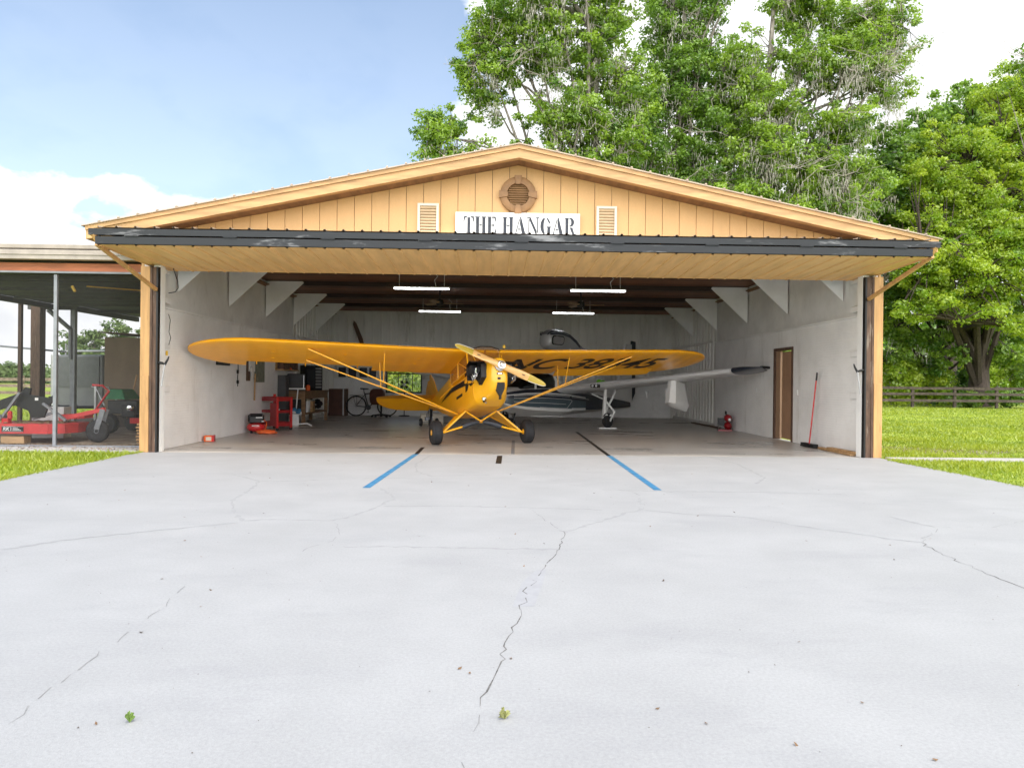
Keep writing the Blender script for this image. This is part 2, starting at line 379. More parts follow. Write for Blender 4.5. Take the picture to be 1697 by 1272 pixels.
yy = sp.outputs['Y']; front = sstep(yy, .15, -.75)               # unseen cloud behind the camera, added and brightened to light the hangar interior
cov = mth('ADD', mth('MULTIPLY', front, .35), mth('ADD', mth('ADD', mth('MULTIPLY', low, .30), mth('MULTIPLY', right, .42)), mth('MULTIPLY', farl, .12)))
dens = mth('ADD', nz.outputs['Fac'], cov)
mask = sstep(dens, .655, .735)
veil = mth('MAXIMUM', mask, mth('MULTIPLY', mth('SUBTRACT', 1.0, sstep(zz, .12, .80)), .30))
n2 = N.new('ShaderNodeTexNoise'); n2.inputs['Scale'].default_value = 7; n2.inputs['Detail'].default_value = 6; Lk(mp.outputs[0], n2.inputs['Vector'])
cc = N.new('ShaderNodeValToRGB'); cc.color_ramp.elements[0].position = .36; cc.color_ramp.elements[1].position = .56
cc.color_ramp.elements[0].color = (.80, .82, .86, 1); cc.color_ramp.elements[1].color = (1, 1, 1, 1); Lk(n2.outputs['Fac'], cc.inputs[0])
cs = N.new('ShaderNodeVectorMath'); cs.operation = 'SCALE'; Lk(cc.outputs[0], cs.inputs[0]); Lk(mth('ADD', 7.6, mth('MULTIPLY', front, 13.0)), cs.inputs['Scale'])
sk = N.new('ShaderNodeVectorMath'); sk.operation = 'MULTIPLY'; Lk(sky.outputs[0], sk.inputs[0]); sk.inputs[1].default_value = (1.16, 1.25, 1.25)
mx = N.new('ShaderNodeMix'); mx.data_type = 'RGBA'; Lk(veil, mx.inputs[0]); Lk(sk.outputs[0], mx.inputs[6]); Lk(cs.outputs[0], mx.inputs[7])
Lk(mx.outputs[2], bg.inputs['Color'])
sl = bpy.data.lights.new('sun', 'SUN'); sl.energy = 1.2; sl.angle = R(5); sl.color = (1, .96, .9)
so = bpy.data.objects.new('sun', sl); COL.objects.link(so)
sd = Vector((math.sin(SUN_AZ) * math.cos(SUN_EL), math.cos(SUN_AZ) * math.cos(SUN_EL), math.sin(SUN_EL)))
so.rotation_euler = sd.to_track_quat('Z', 'Y').to_euler(); so.location = (0, -5, 30)
sc.view_settings.view_transform = 'Standard'; sc.view_settings.look = 'None'; sc.view_settings.gamma = 1
sc.view_settings.exposure = .87; sc.view_settings.use_curve_mapping = False
sc.cycles.max_bounces = 8; sc.cycles.transparent_max_bounces = 12
sc.cycles.use_denoising = True
# ------------------------------------------------------------------ the ground
g = MB(); g.quad((-600, -60, -.03), (600, -60, -.03), (600, 900, -.03), (-600, 900, -.03))
struct(g.build('ground', 'ground', fix=False))
CR = [
('f',[(-3.51,-2.70),(-2.94,-3.31),(-2.56,-3.29),(-2.05,-3.05),(-1.21,-2.94)]),('f',[(-2.95,-3.35),(-2.85,-3.84),(-2.78,-4.68),(-2.51,-5.34),(-2.31,-5.72)]),
('f',[(-2.31,-5.72),(-2.16,-5.65),(-1.57,-5.68),(-1.46,-5.55),(-1.31,-5.12),(-1.19,-4.46),(-1.45,-3.78)]),('m',[(-1.53,-5.72),(-1.40,-6.12),(-1.38,-6.46),(-1.50,-6.68),(-1.54,-6.86)]),
('f',[(-1.21,-0.22),(-1.30,-1.46),(-1.20,-2.32),(-0.95,-2.76),(-0.19,-2.57)]),('f',[(-1.24,-4.95),(-0.55,-4.93),(0.17,-5.00),(0.87,-5.09)]),
('f',[(-1.28,-6.65),(-0.81,-6.64),(-0.09,-6.68),(0.31,-6.70)]),('d',[(0.34,-5.88),(0.39,-6.17),(0.31,-6.68),(0.19,-7.08),(0.14,-7.27)]),
('d',[(-0.03,-8.06),(-0.04,-8.20),(-0.09,-8.40),(-0.12,-8.58),(-0.13,-8.70),(-0.14,-8.78),(-0.19,-9.00),(-0.22,-9.18)]),('m',[(0.17,-5.07),(0.34,-5.88)]),
('d',[(.14,-7.27),(.05,-7.6),(.0,-7.85),(-.03,-8.06)]),('m',[(-0.22,-9.18),(-0.25,-9.5),(-.31,-10.2)]),('f',[(0.40,-6.13),(0.54,-5.93),(0.79,-5.63)]),('f',[(0.79,-5.64),(1.07,-5.22),(1.25,-5.09),(1.38,-4.35)]),
('d',[(1.41,-4.22),(1.39,-4.07),(1.35,-3.96)]),('f',[(1.25,-5.09),(1.63,-5.29),(2.15,-5.43),(2.50,-5.86),(2.80,-6.12),(3.00,-6.33),(3.13,-6.41)]),
('d',[(3.13,-6.41),(3.05,-6.81),(3.03,-7.18),(3.00,-7.45),(3.00,-7.65),(3.01,-7.83)]),
('m',[(3.13,-6.41),(3.48,-6.04),(3.61,-5.84),(3.81,-5.83),(4.09,-5.82),(4.39,-5.66),(4.61,-5.54),(4.95,-5.41)]),('f',[(3.49,-5.33),(3.53,-5.57),(3.61,-5.84)]),
('f',[(3.42,-0.14),(3.53,-1.14),(3.35,-2.69),(3.03,-3.27)]),('f',[(1.07,-3.81),(1.73,-3.91),(2.84,-3.92),(3.73,-4.06)]),
('f',[(-3.61,-6.77),(-3.23,-6.37),(-2.85,-6.12),(-2.32,-5.79)]),('m',[(-1.97,-7.60),(-1.91,-8.02),(-1.90,-8.28),(-1.90,-8.65),(-1.88,-8.96),(-1.85,-9.31)])]
a = MB(); a.bb(-5.97, 6.30, -30, -.02, -.25, 0)
for q, (k, pts) in enumerate(CR):
    W = {'f': .04, 'm': .005, 'd': .006}[k]; mi = {'f': 1, 'm': 2, 'd': 3}[k]; z = .0006 + .00004 * q
    P = []                                          # ragged: subdivide and jitter
    for (x0, y0), (x1, y1) in zip(pts, pts[1:]):
        n = max(2, int(math.hypot(x1 - x0, y1 - y0) / .06))
        for i in range(n): P.append((x0 + (x1 - x0) * i / n + rng.normal(0, .010), y0 + (y1 - y0) * i / n + rng.normal(0, .010)))
    P.append(pts[-1]); n = len(P); o = len(a.v)
    for i, (x, y) in enumerate(P):
        x1, y1 = P[min(i + 1, n - 1)]; x0, y0 = P[max(i - 1, 0)]; L = math.hypot(x1 - x0, y1 - y0) + 1e-9
        nx, ny = -(y1 - y0) / L, (x1 - x0) / L; h = W / 2 * rng.uniform(.25, 1.5) * (.3 if i in (0, n - 1) else 1)
        a.v += [(x + nx * h, y + ny * h, z), (x - nx * h, y - ny * h, z)]
    for i in range(n - 1):
        if (k == 'd' and rng.random() < .05) or (k == 'm' and rng.random() < .35): continue
        a.f.append((o + 2 * i, o + 2 * i + 1, o + 2 * i + 3, o + 2 * i + 2)); a.m.append(mi)
a.add([(.10, -7.27, .0008), (.17, -7.25, .0008), (.12, -7.6, .0008), (.05, -8.0, .0008), (-.07, -8.02, .0008), (0, -7.55, .0008)], [(5, 4, 3, 2, 1, 0)], 4)
struct(a.build('apron', ['apron', 'crack_faint', 'crack_mid', 'crack_dark', 'patch'], fix=False))
fl = MB(); fl.bb(-5.99, 6.36, -.014, 13.42, -.25, -.004); struct(fl.build('hangar_floor', 'floor'))
p = MB(); p.bb(6.46, 40, -.34, .04, -.2, .006); struct(p.build('path', 'path'))
p = MB(); p.bb(-14, -6.0, .1, .62, -.2, .012); struct(p.build('path', 'path'))
p = MB(); p.bb(-12.6, -6.03, .62, 11, -.2, -.002); struct(p.build('shed_floor', 'dirt'))
p = MB()
ys = [(6.4 + i * .8, 1.15 + .35 * math.sin(i * 1.7) + rng.normal(0, .08), 2.3 + .4 * math.sin(i * .9 + 1) + rng.normal(0, .1)) for i in range(24)]
for (x0, a0, b0), (x1, a1, b1) in zip(ys, ys[1:]): p.quad((x0, a0, -.022), (x1, a1, -.022), (x1, b1, -.022), (x0, b0, -.022))
struct(p.build('bare_soil', 'dirt', fix=False))

def strip(label, mat, x0, y0, x1, y1, w, cat='floor tape'):
    d = Vector((x1 - x0, y1 - y0)).normalized(); n = Vector((-d.y, d.x)) * w / 2; z = .004 if y0 < 0 else 0.
    m = MB(); L = Vector((x1 - x0, y1 - y0)).length
    for k in range(8):                               # slightly uneven hand-laid edge
        pass
    m.bb(-w / 2, w / 2, 0, L, 0, .0012)
    o = m.build('tape_strip', mat); o.location = (x0, y0, z - .004 + .0008 + .0006); o.rotation_euler = (0, 0, math.atan2(d.y, d.x) - PI / 2)
    return tag(o, label, cat, 'tape lines on the floor')
strip('blue tape line on the apron leading to the left wheel', 'blue', -1.605, -3.79, -1.46, -.03, .085)
strip('blue tape line on the apron at the right of the aeroplane', 'blue', 1.69, -3.82, 1.755, -.03, .085)
strip('black tape line on the hangar floor running to the left wheel', 'black', -1.455, .0, -1.47, 1.25, .07)
strip('long black tape line on the hangar floor at the right of the aeroplane', 'black', 1.755, .0, 1.885, 5.7, .07)
strip('short black tape mark on the apron below the nose', 'black', -.10, -1.3, -.07, -.18, .085)
strip('dark grey tape mark on the hangar floor beside the right wheel', 'galv', .15, .12, .24, 3.0, .06)

# ------------------------------------------------------------------ the hangar
H = thing('hangar', 'tan gabled aircraft hangar with white interior and its bifold door folded open', 'hangar', (0, 0, 0))
XL, XR, YB, ZC, RX = -5.83, 6.18, 13.32, 3.67, .19
SL = .2065
def roofz(x, top=5.02): return top - SL * abs(x - RX)
# interior walls: thicker lower part with a small ledge
w_ = MB(); w_.bb(XL - .12, XL, .03, 8.4, 0, 2.405); w_.bb(XL - .12, XL + .03, .03, 8.4, 2.407, 2.44)
w_.build('lower_wall', 'white_in', H)
w_ = MB(); w_.bb(XL - .12, XL - .04, .03, 8.4, 2.442, ZC + .1); w_.build('upper_wall', 'white_up', H)
w_ = MB(); w_.bb(XR, XR + .12, .03, 3.10, 0, 2.405); w_.bb(XR, XR + .12, 4.13, 8.4, 0, 2.405); w_.bb(XR, XR + .12, 3.102, 4.128, 2.03, 2.403)
w_.bb(XR - .03, XR + .12, .03, 8.4, 2.407, 2.44); w_.build('lower_wall', 'white_in', H)
w_ = MB(); w_.bb(XR + .04, XR + .12, .03, 8.4, 2.442, ZC + .1); w_.build('upper_wall', 'white_up', H)
def ribwall(mb, fn, u0, u1, z0, z1, pitch=.3, holes=()):
    """ribbed sheet in the u-z plane; fn(u, d, z) -> 3-D (d = height of the rib)"""
    u = u0; prof = []
    while u < u1 - 1e-6:
        e = min(u + pitch, u1)
        prof += [(u, 0), (min(u + pitch - .115, e), 0), (min(u + pitch - .113, e), -.02), (min(u + pitch - .095, e), -.02), (min(u + pitch - .093, e), 0), (min(u + pitch - .075, e), 0), (min(u + pitch - .065, e), .035), (min(u + pitch - .02, e), .035)]; u = e
    prof.append((u1, 0))
    segs = [(z0, z1, u0, u1)]
    for (ha, hb, hz0, hz1) in holes: segs = [(z0, hz0, u0, u1), (hz1, z1, u0, u1), (hz0, hz1, u0, ha), (hz0, hz1, hb, u1)]
    for (za, zb, ua, ub) in segs:
        pr = [q for q in prof if ua < q[0] < ub]; pr = [(ua, 0)] + pr + [(ub, 0)]
        for (a0, d0), (a1, d1) in zip(pr, pr[1:]):
            if abs(a1 - a0) < 1e-6: continue
            mb.quad(fn(a0, d0, za), fn(a1, d1, za), fn(a1, d1, zb), fn(a0, d0, zb))
m = MB(); ribwall(m, lambda u, d, z: (u, YB - d, z), -5.95, 6.3, 0, ZC + .05, .305, [(-3.98, -2.72, .80, 1.75)])
m.build('back_wall', 'white_rib', H, fix=False)
m = MB(); ribwall(m, lambda u, d, z: (XR + .02 - d, u, z), 8.4, YB, .1, ZC + .05, .3); m.bb(XR + .025, XR + .12, 8.402, YB + .1, 0, ZC + .05); m.build('side_rib_panel', 'white_rib', H, fix=False)
m = MB(); ribwall(m, lambda u, d, z: (XL - .02 + d, u, z), 8.4, YB, .1, ZC + .05, .3); m.bb(XL - .12, XL - .025, 8.402, YB + .1, 0, ZC + .05); m.build('side_rib_panel', 'white_rib', H, fix=False)
m = MB(); m.bb(-5.8, 6.15, YB - .09, YB - .035, 2.53, 2.58); m.bb(XR - .06, XR - .015, 8.42, YB - .1, 2.42, 2.48); m.bb(XL + .015, XL + .06, 8.42, YB - .1, 2.42, 2.48)
m.bb(-5.8, 6.15, YB - .09, YB - .035, 3.58, 3.66); m.each('girt', 'white_rib', H)
m = MB(); m.bb(-2.7, 6.1, YB - .06, YB - .034, .0, 1.28); m.bb(-5.8, -4.0, YB - .06, YB - .034, 0, 1.3); m.bb(-3.998, -2.702, YB - .06, YB - .034, 0, .795); m.each('back_board', 'white_up', H)
# back wall outer skin, so that no light leaks
m = MB(); m.bb(-5.95, -3.98, YB + .05, YB + .1, 0, 3.8); m.bb(-2.72, 6.3, YB + .05, YB + .1, 0, 3.8); m.bb(-3.98, -2.72, YB + .05, YB + .1, 0, .8); m.bb(-3.98, -2.72, YB + .05, YB + .1, 1.75, 3.8)
m.build('rear_cladding', 'tan', H)
wn = MB()
for x in (-3.98, -2.76): wn.bb(x, x + .045, YB - .05, YB + .06, .80, 1.75)
wn.bb(-3.935, -2.76, YB - .05, YB + .06, .80, .845); wn.bb(-3.935, -2.76, YB - .05, YB + .06, 1.705, 1.75); wn.bb(-3.935, -2.76, YB - .04, YB + .05, 1.46, 1.50); wn.bb(-3.935, -2.76, YB - .04, YB + .05, 1.55, 1.575)
wn.bb(-3.56, -3.54, YB - .02, YB + .02, .845, 1.46); wn.bb(-3.06, -3.04, YB - .02, YB + .02, .845, 1.46)
W = wn.build('window', 'black', H)
wb = MB(); wb.bb(-3.93, -2.765, YB - .03, YB - .02, 1.585, 1.70); wb.build('blind', 'white', W)
wp = MB(); wp.bb(-3.935, -2.76, YB + .022, YB + .028, .845, 1.705); wp.build('pane', 'glass', W)
# ceiling and beams, gussets
m = MB(); m.bb(XL - .03, XR + .03, .62, YB - .1, ZC, ZC + .04); m.build('ceiling', 'ceil', H)
m = MB(); m.bb(XL - .03, XR + .03, .1, .62, ZC - .03, ZC + .04); m.build('door_header', 'beam', H)
GY = [.985 + 2.44 * k for k in range(5)]
for y in GY:
    m = MB(); m.bb(XL + .02, XR - .02, y + .02, y + .11, ZC - .11, ZC - .003); m.build('ceiling_beam', 'beam', H)
    for sx, xw in ((1, XL), (-1, XR)):
        m = MB(); m.prism([(0, 0), (.9, 0), (.92, -.04), (.0, -.90)], lambda x, z, k: (xw + sx * (x + .004), y - .012 + k * .024, ZC - .02 + z))
        m.build('gusset', 'gusset', H)
for y0, y1 in ((1.6, 3.3), (4.2, 5.6)):               # grey repair boards on the ceiling
    pass
# side door
d = MB(); d.bb(XR - .02, XR + .13, 3.104, 3.16, .0, 2.03); d.bb(XR - .02, XR + .13, 4.07, 4.126, 0, 2.03); d.bb(XR - .02, XR + .13, 3.16, 4.07, 1.97, 2.03)
d.build('door_frame', 'rust', H)
d = MB(); d.box((XR + .035, 3.455, .99), (.04, .58, 1.90), R(-2)); SD = d.build('side_door', M('brown_door_paint', (.36, .21, .125), .6, var=.1, scale=2), H)
d = MB(); d.bb(XR + .02, XR + .06, 3.83, 4.068, .03, 1.968); d.build('door_jamb_board', M('brown_jamb_paint', (.34, .21, .13), .6, var=.1, scale=2), H)
# fascia, roof, soffit, gable
YF = -.45; zt = lambda x: roofz(x)
X0, X1 = -6.64, 7.02
for y0, y1, dz0, dz1 in ((YF - .025, YF + .12, .012, .075), (YF, YF + .12, .0775, .215)):
    m = MB()
    m.prism([(X0, zt(X0) - dz0), (RX, zt(RX) - dz0), (X1, zt(X1) - dz0), (X1, zt(X1) - dz1), (RX, zt(RX) - dz1), (X0, zt(X0) - dz1)], lambda x, z, k: (x, y0 + k * (y1 - y0), z))
    m.build('fascia', 'tantrim', H)
m = MB()
for xe, s in ((X0, -1), (X1, 1)):
    n = 46; pr = []
    for i in range(n + 1):
        pass
    m.prism([(RX, zt(RX) + .008), (xe + s * .05, zt(xe + s * .05) + .008), (xe + s * .05, zt(xe + s * .05) - .01), (RX, zt(RX) - .01)], lambda x, z, k: (x, YF - .05 + k * (YB + .6 - YF), z))
    xs = RX
    while abs(xs - xe) > .3:                         # standing ribs
        xs += s * .3; m.prism([(xs - .02, zt(xs - .02) + .009), (xs + .02, zt(xs + .02) + .009), (xs + .012, zt(xs) + .03), (xs - .012, zt(xs) + .03)], lambda x, z, k: (x, YF - .06 + k * (YB + .6 - YF), z))
m.build('roof', 'roofmetal', H)
m = MB()
for xe, s in ((X0, -1), (X1, 1)):
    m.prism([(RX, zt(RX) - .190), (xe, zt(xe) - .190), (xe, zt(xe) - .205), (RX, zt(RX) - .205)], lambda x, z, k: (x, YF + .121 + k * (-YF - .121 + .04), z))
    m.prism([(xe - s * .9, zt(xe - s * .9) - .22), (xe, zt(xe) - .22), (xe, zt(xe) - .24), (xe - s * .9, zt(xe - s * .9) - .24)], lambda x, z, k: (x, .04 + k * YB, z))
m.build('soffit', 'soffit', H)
m = MB()
for s, xa, xe in ((-1, XL - .13, X0), (1, XR + .13, X1)):
    m.bb(min(xe - s * .04, xe), max(xe - s * .04, xe), YF + .13, YB + .4, zt(xe) - .214, zt(xe) - .02)
m.each('eave_board', 'tantrim', H)
m = MB(); xs = RX - .142
gb = []
x = RX - .142
while x > -6.2: x -= .285
while x < 6.6:
    a0, a1 = x + .004, x + .281
    if a1 < RX or a0 > RX: pts = [(a0, 3.5), (a1, 3.5), (a1, max(3.51, zt(a1) - .18)), (a0, max(3.51, zt(a0) - .18))]
    else: pts = [(a0, 3.5), (a1, 3.5), (a1, zt(a1) - .18), (RX, zt(RX) - .18), (a0, zt(a0) - .18)]
    m.prism(pts, lambda x, z, k: (x, 0 + k * .03, z)); x += .285
m.build('gable_wall', 'tan', H)
m = MB(); m.prism([(-6.0, 3.45), (6.35, 3.45), (6.35, zt(6.35) - .19), (RX, zt(RX) - .19), (-6.0, zt(-6.0) - .19)], lambda x, z, k: (x, .034 + k * .03, z)); m.build('gable_backing', 'wooddark', H)
m = MB(); m.prism([(-6.0, 3.45), (6.35, 3.45), (6.35, zt(6.35) - .19), (RX, zt(RX) - .19), (-6.0, zt(-6.0) - .19)], lambda x, z, k: (x, YB + .11 + k * .03, z)); m.build('rear_gable', 'tan', H)
# outside cladding of the side walls
m = MB(); m.bb(XL - .17, XL - .125, .03, YB + .1, 0, 3.65)
m.bb(XR + .135, XR + .17, .03, 3.08, 0, 3.65); m.bb(XR + .135, XR + .17, 4.15, YB + .1, 0, 3.65); m.bb(XR + .135, XR + .17, 3.08, 4.15, 2.05, 3.65); m.each('side_cladding', 'tan', H)
# round gable vent
v = MB(); v.lathe([(.30, .03), (.30, -.05), (.275, -.065), (.19, -.065), (.18, -.03), (.18, .03)], 36, (RX, -.005, 4.315), 'Y')
V = v.build('round_vent', 'brownvent', H, smooth=True)
v = MB()
for k in range(9):
    z = -.15 + k * .0375; hw = math.sqrt(max(.001, .178 ** 2 - z * z))
    v.box((RX, -.035, 4.315 + z), (2 * hw, .03, .006), rot=Matrix.Rotation(R(0), 3, 'X')); v.box((RX, -.022, 4.315 + z + .016), (2 * hw, .006, .026), rot=Matrix.Rotation(R(-25), 3, 'X'))
v.build('louvre', 'brownvent', V)
v = MB()
for a in (0, 90, 180, 270):
    ca, sa = math.cos(R(a)), math.sin(R(a))
    fn = lambda u, r, k: (RX + r * ca - u * sa, -.088 + k * .06, 4.315 + r * sa + u * ca)
    v.prism([(-.035, .17), (.035, .17), (.06, .315), (-.06, .315)], fn)
v.each('keystone', 'brownvent', V)
for xv, wv in ((-1.295, .35), (1.67, .34)):
    v = MB(); z0, z1 = 3.62, 4.15
    for q in ((xv - wv / 2, xv - wv / 2 + .04, z0, z1), (xv + wv / 2 - .04, xv + wv / 2, z0, z1), (xv - wv / 2 + .04, xv + wv / 2 - .04, z1 - .04, z1)): v.bb(q[0], q[1], -.055, -.003, q[2], q[3])
    V = v.build('louvre_vent', 'cream', H)
    v = MB()
    for k in range(10): v.box((xv, -.028, z0 + .03 + k * .049), (wv - .085, .008, .05), rot=Matrix.Rotation(R(-38), 3, 'X'))
    v.bb(xv - wv / 2 + .041, xv + wv / 2 - .041, -.012, -.006, z0, z1 - .041)
    v.build('slats', 'ventslat', V)
# door posts
for s, xo, xi in ((1, -5.985, -5.69), (-1, 6.365, 6.045)):
    pz = 3.045
    m = MB(); m.bb(min(xo, xo + s * .16), max(xo, xo + s * .16), -.03, .03, 0, pz); m.bb(min(xo + s * .01, xo + s * .15), max(xo + s * .01, xo + s * .15), -.045, -.031, 0, 1.25)
    m.build('corner_post', 'tanpost', H, bevel=.004)
    m = MB(); m.bb(min(xo + s * .163, xi - s * .03), max(xo + s * .163, xi - s * .03), -.05, .028, 0, pz - .01); m.bb(min(xo + s * .19, xo + s * .205), max(xo + s * .19, xo + s * .205), -.062, -.051, 0, pz - .01)
    m.build('steel_jamb', 'rust', H)
    m = MB(); m.bb(min(xi - s * .028, xi), max(xi - s * .028, xi), -.055, .028, 0, pz - .01); m.build('jamb_seal', 'black', H)
    m = MB(); m.bb(min(xi + s * .002, xi - s * .11), max(xi + s * .002, xi - s * .11), .033, .2, 0, 3.6); m.build('jamb_lining', 'gusset', H)
    # short cross rails behind the jamb
    m = MB()
    xa = XL if s > 0 else XR
    for z in (.98, 1.72, 2.50, 3.0): m.bb(min(xa + s * .002, xa + s * .05), max(xa + s * .002, xa + s * .05), .2, .62, z, z + .1)
    m.each('wall_batten', 'white_up', H, bevel=.01)
    # latch lever
    m = MB(); x = xi + s * .005; m.tube([(x, -.02, 1.47), (x + s * .07, -.02, 1.46), (x + s * .10, -.02, 1.44), (x + s * .15, -.02, 1.53), (x + s * .165, -.02, 1.575)], [.022, .02, .022, .016, .01], 8)
    LT = m.build('latch', 'black', H, smooth=True)
    m = MB(); m.tube([(x + s * .105, -.03, 1.44), (x + s * .05, -.03, 1.07)], .011, 8); m.build('lever', 'alum', LT, smooth=True)
# bifold door, folded out over the apron
D = MB(); xa, xb = -5.9, 6.27
def pan(mb, ya, za, yb, zb, rib, down):
    n = int((xb - xa) / .27); pr = []
    for i in range(n + 1):
        u = xa + (xb - xa) * i / n
        pr += [(u - .022, 0), (u - .012, rib), (u + .012, rib), (u + .022, 0)]
    pr = [(xa, 0)] + pr[2:-2] + [(xb, 0)]
    for (a0, d0), (a1, d1) in zip(pr, pr[1:]):
        s = -1 if down else 1
        mb.quad((a0, ya, za + s * d0), (a1, ya, za + s * d1), (a1, yb, zb + s * d1), (a0, yb, zb + s * d0))
YO, YI = -1.45, .50
pan(D, YO + .01, 3.128, YI, 3.062, .017, True)
D.quad((xa, YO + .01, 3.15), (xb, YO + .01, 3.15), (xb, YI, 3.085), (xa, YI, 3.085))
D.bb(xa, xb, YI - .012, YI, 3.055, 3.09)
D.build('lower_door_panel', 'tanmetal', H, fix=False)
D = MB(); pan(D, YO - .02, 3.372, .06, 3.50, .022, False); D.quad((xa, YO - .02, 3.35), (xb, YO - .02, 3.35), (xb, .06, 3.478), (xa, .06, 3.478)); D.build('upper_door_panel', 'roofmetal', H, fix=False)
D = MB(); D.bb(xa - .12, xb + .14, YO - .03, YO + .03, 3.262, 3.352); DF = D.build('door_frame_rail', 'steel', H)
D = MB(); D.bb(xa - .02, xb + .02, YO - .035, YO + .03, 3.132, 3.238); D.bb(xa + .2, xb - .2, YI - .08, YI - .02, 3.09, 3.15); DG = D.build('door_frame_rail', 'steel', H)
D = MB()
for k in range(9): x = xa + .5 + k * 1.4; D.bb(x - .09, x + .09, YO - .045, YO - .036, 3.236, 3.268); D.tube([(x - .1, YO - .045, 3.251), (x + .1, YO - .045, 3.251)], .009, 6)
D.each('hinge', 'steel', DF)
for s, xe, xp in ((1, xa - .06, -5.71), (-1, xb + .08, 6.09)):
    D = MB(); D.bar((xe, YO + .0, 3.28), (xe + s * .06, YO + .12, 3.10), .07, .06); D.bar((xe + s * .03, YO + .02, 3.14), (xp, -.075, 2.66), .05, .05); D.each('door_brace', 'tanpost', H)
    D = MB(); D.prism([(0, 3.30), (.02, 3.14), (.25, 3.14), (.42, 3.24), (.25, 3.26)], lambda x, z, k: (xe + s * (x - .02), YO + .05 + .02 * k, z)); D.build('door_end_plate', 'tantrim', H)
    D = MB()
    D.prism([(YO, 3.15), (YI, 3.09), (.06, 3.47), (YO, 3.34)], lambda y, z, k: ((xa if s > 0 else xb - .02) + .02 * k, y, z)); D.build('door_end_frame', 'steel', H)
# cable at the left jamb
c = MB(); c.tube([(-5.63, .3, 3.2), (-5.60, .3, 3.05), (-5.53, .3, 2.85), (-5.52, .3, 2.74), (-5.57, .3, 2.67), (-5.68, .3, 2.65)], .008, 6); c.build('cable', 'black', H, smooth=True)
c = MB(); c.tube([(-5.70, .35, 2.3), (-5.67, .35, 2.2), (-5.69, .35, 2.0), (-5.66, .35, 1.9), (-5.69, .35, 1.78)], .006, 6); c.build('pull_cord', 'black', H, smooth=True)
c = MB(); c.bb(-5.735, -5.70, .33, .34, 1.60, 1.68); c.build('cord_tag', 'yellow', H)
# light switch and sockets on the right wall
c = MB(); c.bb(XR - .012, XR - .002, 2.86, 2.93, 1.0, 1.12); c.bb(XR - .012, XR - .002, 5.2, 5.27, 1.02, 1.14); c.each('switch_plate', 'white', H)
# sign
S = thing('sign', 'white board lettered THE HANGAR in black stencil capitals on the gable', 'sign', (.19, -.06, 3.62))
m = MB(); m.bb(-1.03, 1.03, -.012, .012, 0, .39); m.build('sign_board', 'white', S)
LET = {
 'T': [[(.28, .06), (.48, .06), (.48, .94), (.28, .94)], [(.2, 0), (.56, 0), (.56, .055), (.2, .055)], [(0, .68), (.03, 1), (.25, 1), (.25, .93), (.12, .91), (.06, .68)], [(.51, .93), (.51, 1), (.73, 1), (.76, .68), (.70, .68), (.64, .91)]],
 'H': [[(.06, .06), (.28, .06), (.28, .94), (.06, .94)], [(0, 0), (.34, 0), (.34, .055), (0, .055)], [(0, .945), (.34, .945), (.34, 1), (0, 1)], [(.31, .46), (.47, .46), (.47, .54), (.31, .54)],
       [(.50, .06), (.72, .06), (.72, .94), (.50, .94)], [(.44, 0), (.78, 0), (.78, .055), (.44, .055)], [(.44, .945), (.78, .945), (.78, 1), (.44, 1)]],
 'E': [[(.06, .06), (.28, .06), (.28, .94), (.06, .94)], [(0, 0), (.3, 0), (.3, .055), (0, .055)], [(0, .945), (.3, .945), (.3, 1), (0, 1)], [(.33, 0), (.62, 0), (.66, .3), (.60, .3), (.52, .08), (.33, .08)],
       [(.33, 1), (.6, 1), (.64, .72), (.58, .72), (.51, .92), (.33, .92)], [(.31, .46), (.45, .46), (.5, .36), (.5, .64), (.45, .54), (.31, .54)]],
 'A': [[(.06, .06), (.13, .06), (.37, .82), (.35, .95)], [(0, 0), (.22, 0), (.22, .055), (0, .055)], [(.38, 1), (.47, 1), (.76, .06), (.52, .06), (.38, .62), (.40, .9)], [(.46, 0), (.82, 0), (.82, .055), (.46, .055)], [(.24, .26), (.44, .26), (.42, .33), (.26, .33)]],
 'N': [[(.10, .06), (.17, .06), (.17, .88), (.10, .88)], [(0, 0), (.27, 0), (.27, .055), (0, .055)], [(0, 1), (.25, 1), (.68, .22), (.68, 0), (.62, 0), (.20, .78), (.17, .94), (0, .94)], [(.71, .1), (.78, .1), (.78, .94), (.71, .94)], [(.62, .945), (.88, .945), (.88, 1), (.62, 1)]],
 'G': [arc(.36, .5, .36, 100, 260, 12, .5) + arc(.36, .5, .12, 250, 110, 12, .42), arc(.38, .5, .34, 78, 30, 5, .5) + [(.69, .64), (.60, .66)] + arc(.38, .5, .2, 50, 78, 4, .42), [(.40, 0), (.48, .05), (.50, .40), (.42, .44), (.42, .48), (.76, .48), (.76, .43), (.70, .40), (.70, .05), (.62, 0)]],
 'R': [[(.06, .06), (.28, .06), (.28, .94), (.06, .94)], [(0, 0), (.34, 0), (.34, .055), (0, .055)], [(0, .945), (.3, .945), (.3, 1), (0, 1)], [(.33, 1), (.42, 1)] + arc(.42, .74, .26, 80, -80, 10, .26) + [(.33, .48), (.33, .54)] + arc(.36, .74, .11, -80, 80, 8, .19) + [(.33, .94)], [(.36, .44), (.56, .44), (.70, .08), (.80, .06), (.78, 0), (.60, 0), (.52, .1)]],
}
m = MB(); x = -.90; hh = .285; ww = .236
for ch in 'THE HANGAR':
    if ch == ' ': x += .085; continue
    k = ww
    for pl in LET[ch]: m.prism(pl, lambda u, v_, q: (x + u * k, -.016 + q * .0035, .035 + v_ * hh))
    x += k * (max(q[0] for pl in LET[ch] for q in pl)) + .014
m.build('lettering', 'ink', S)
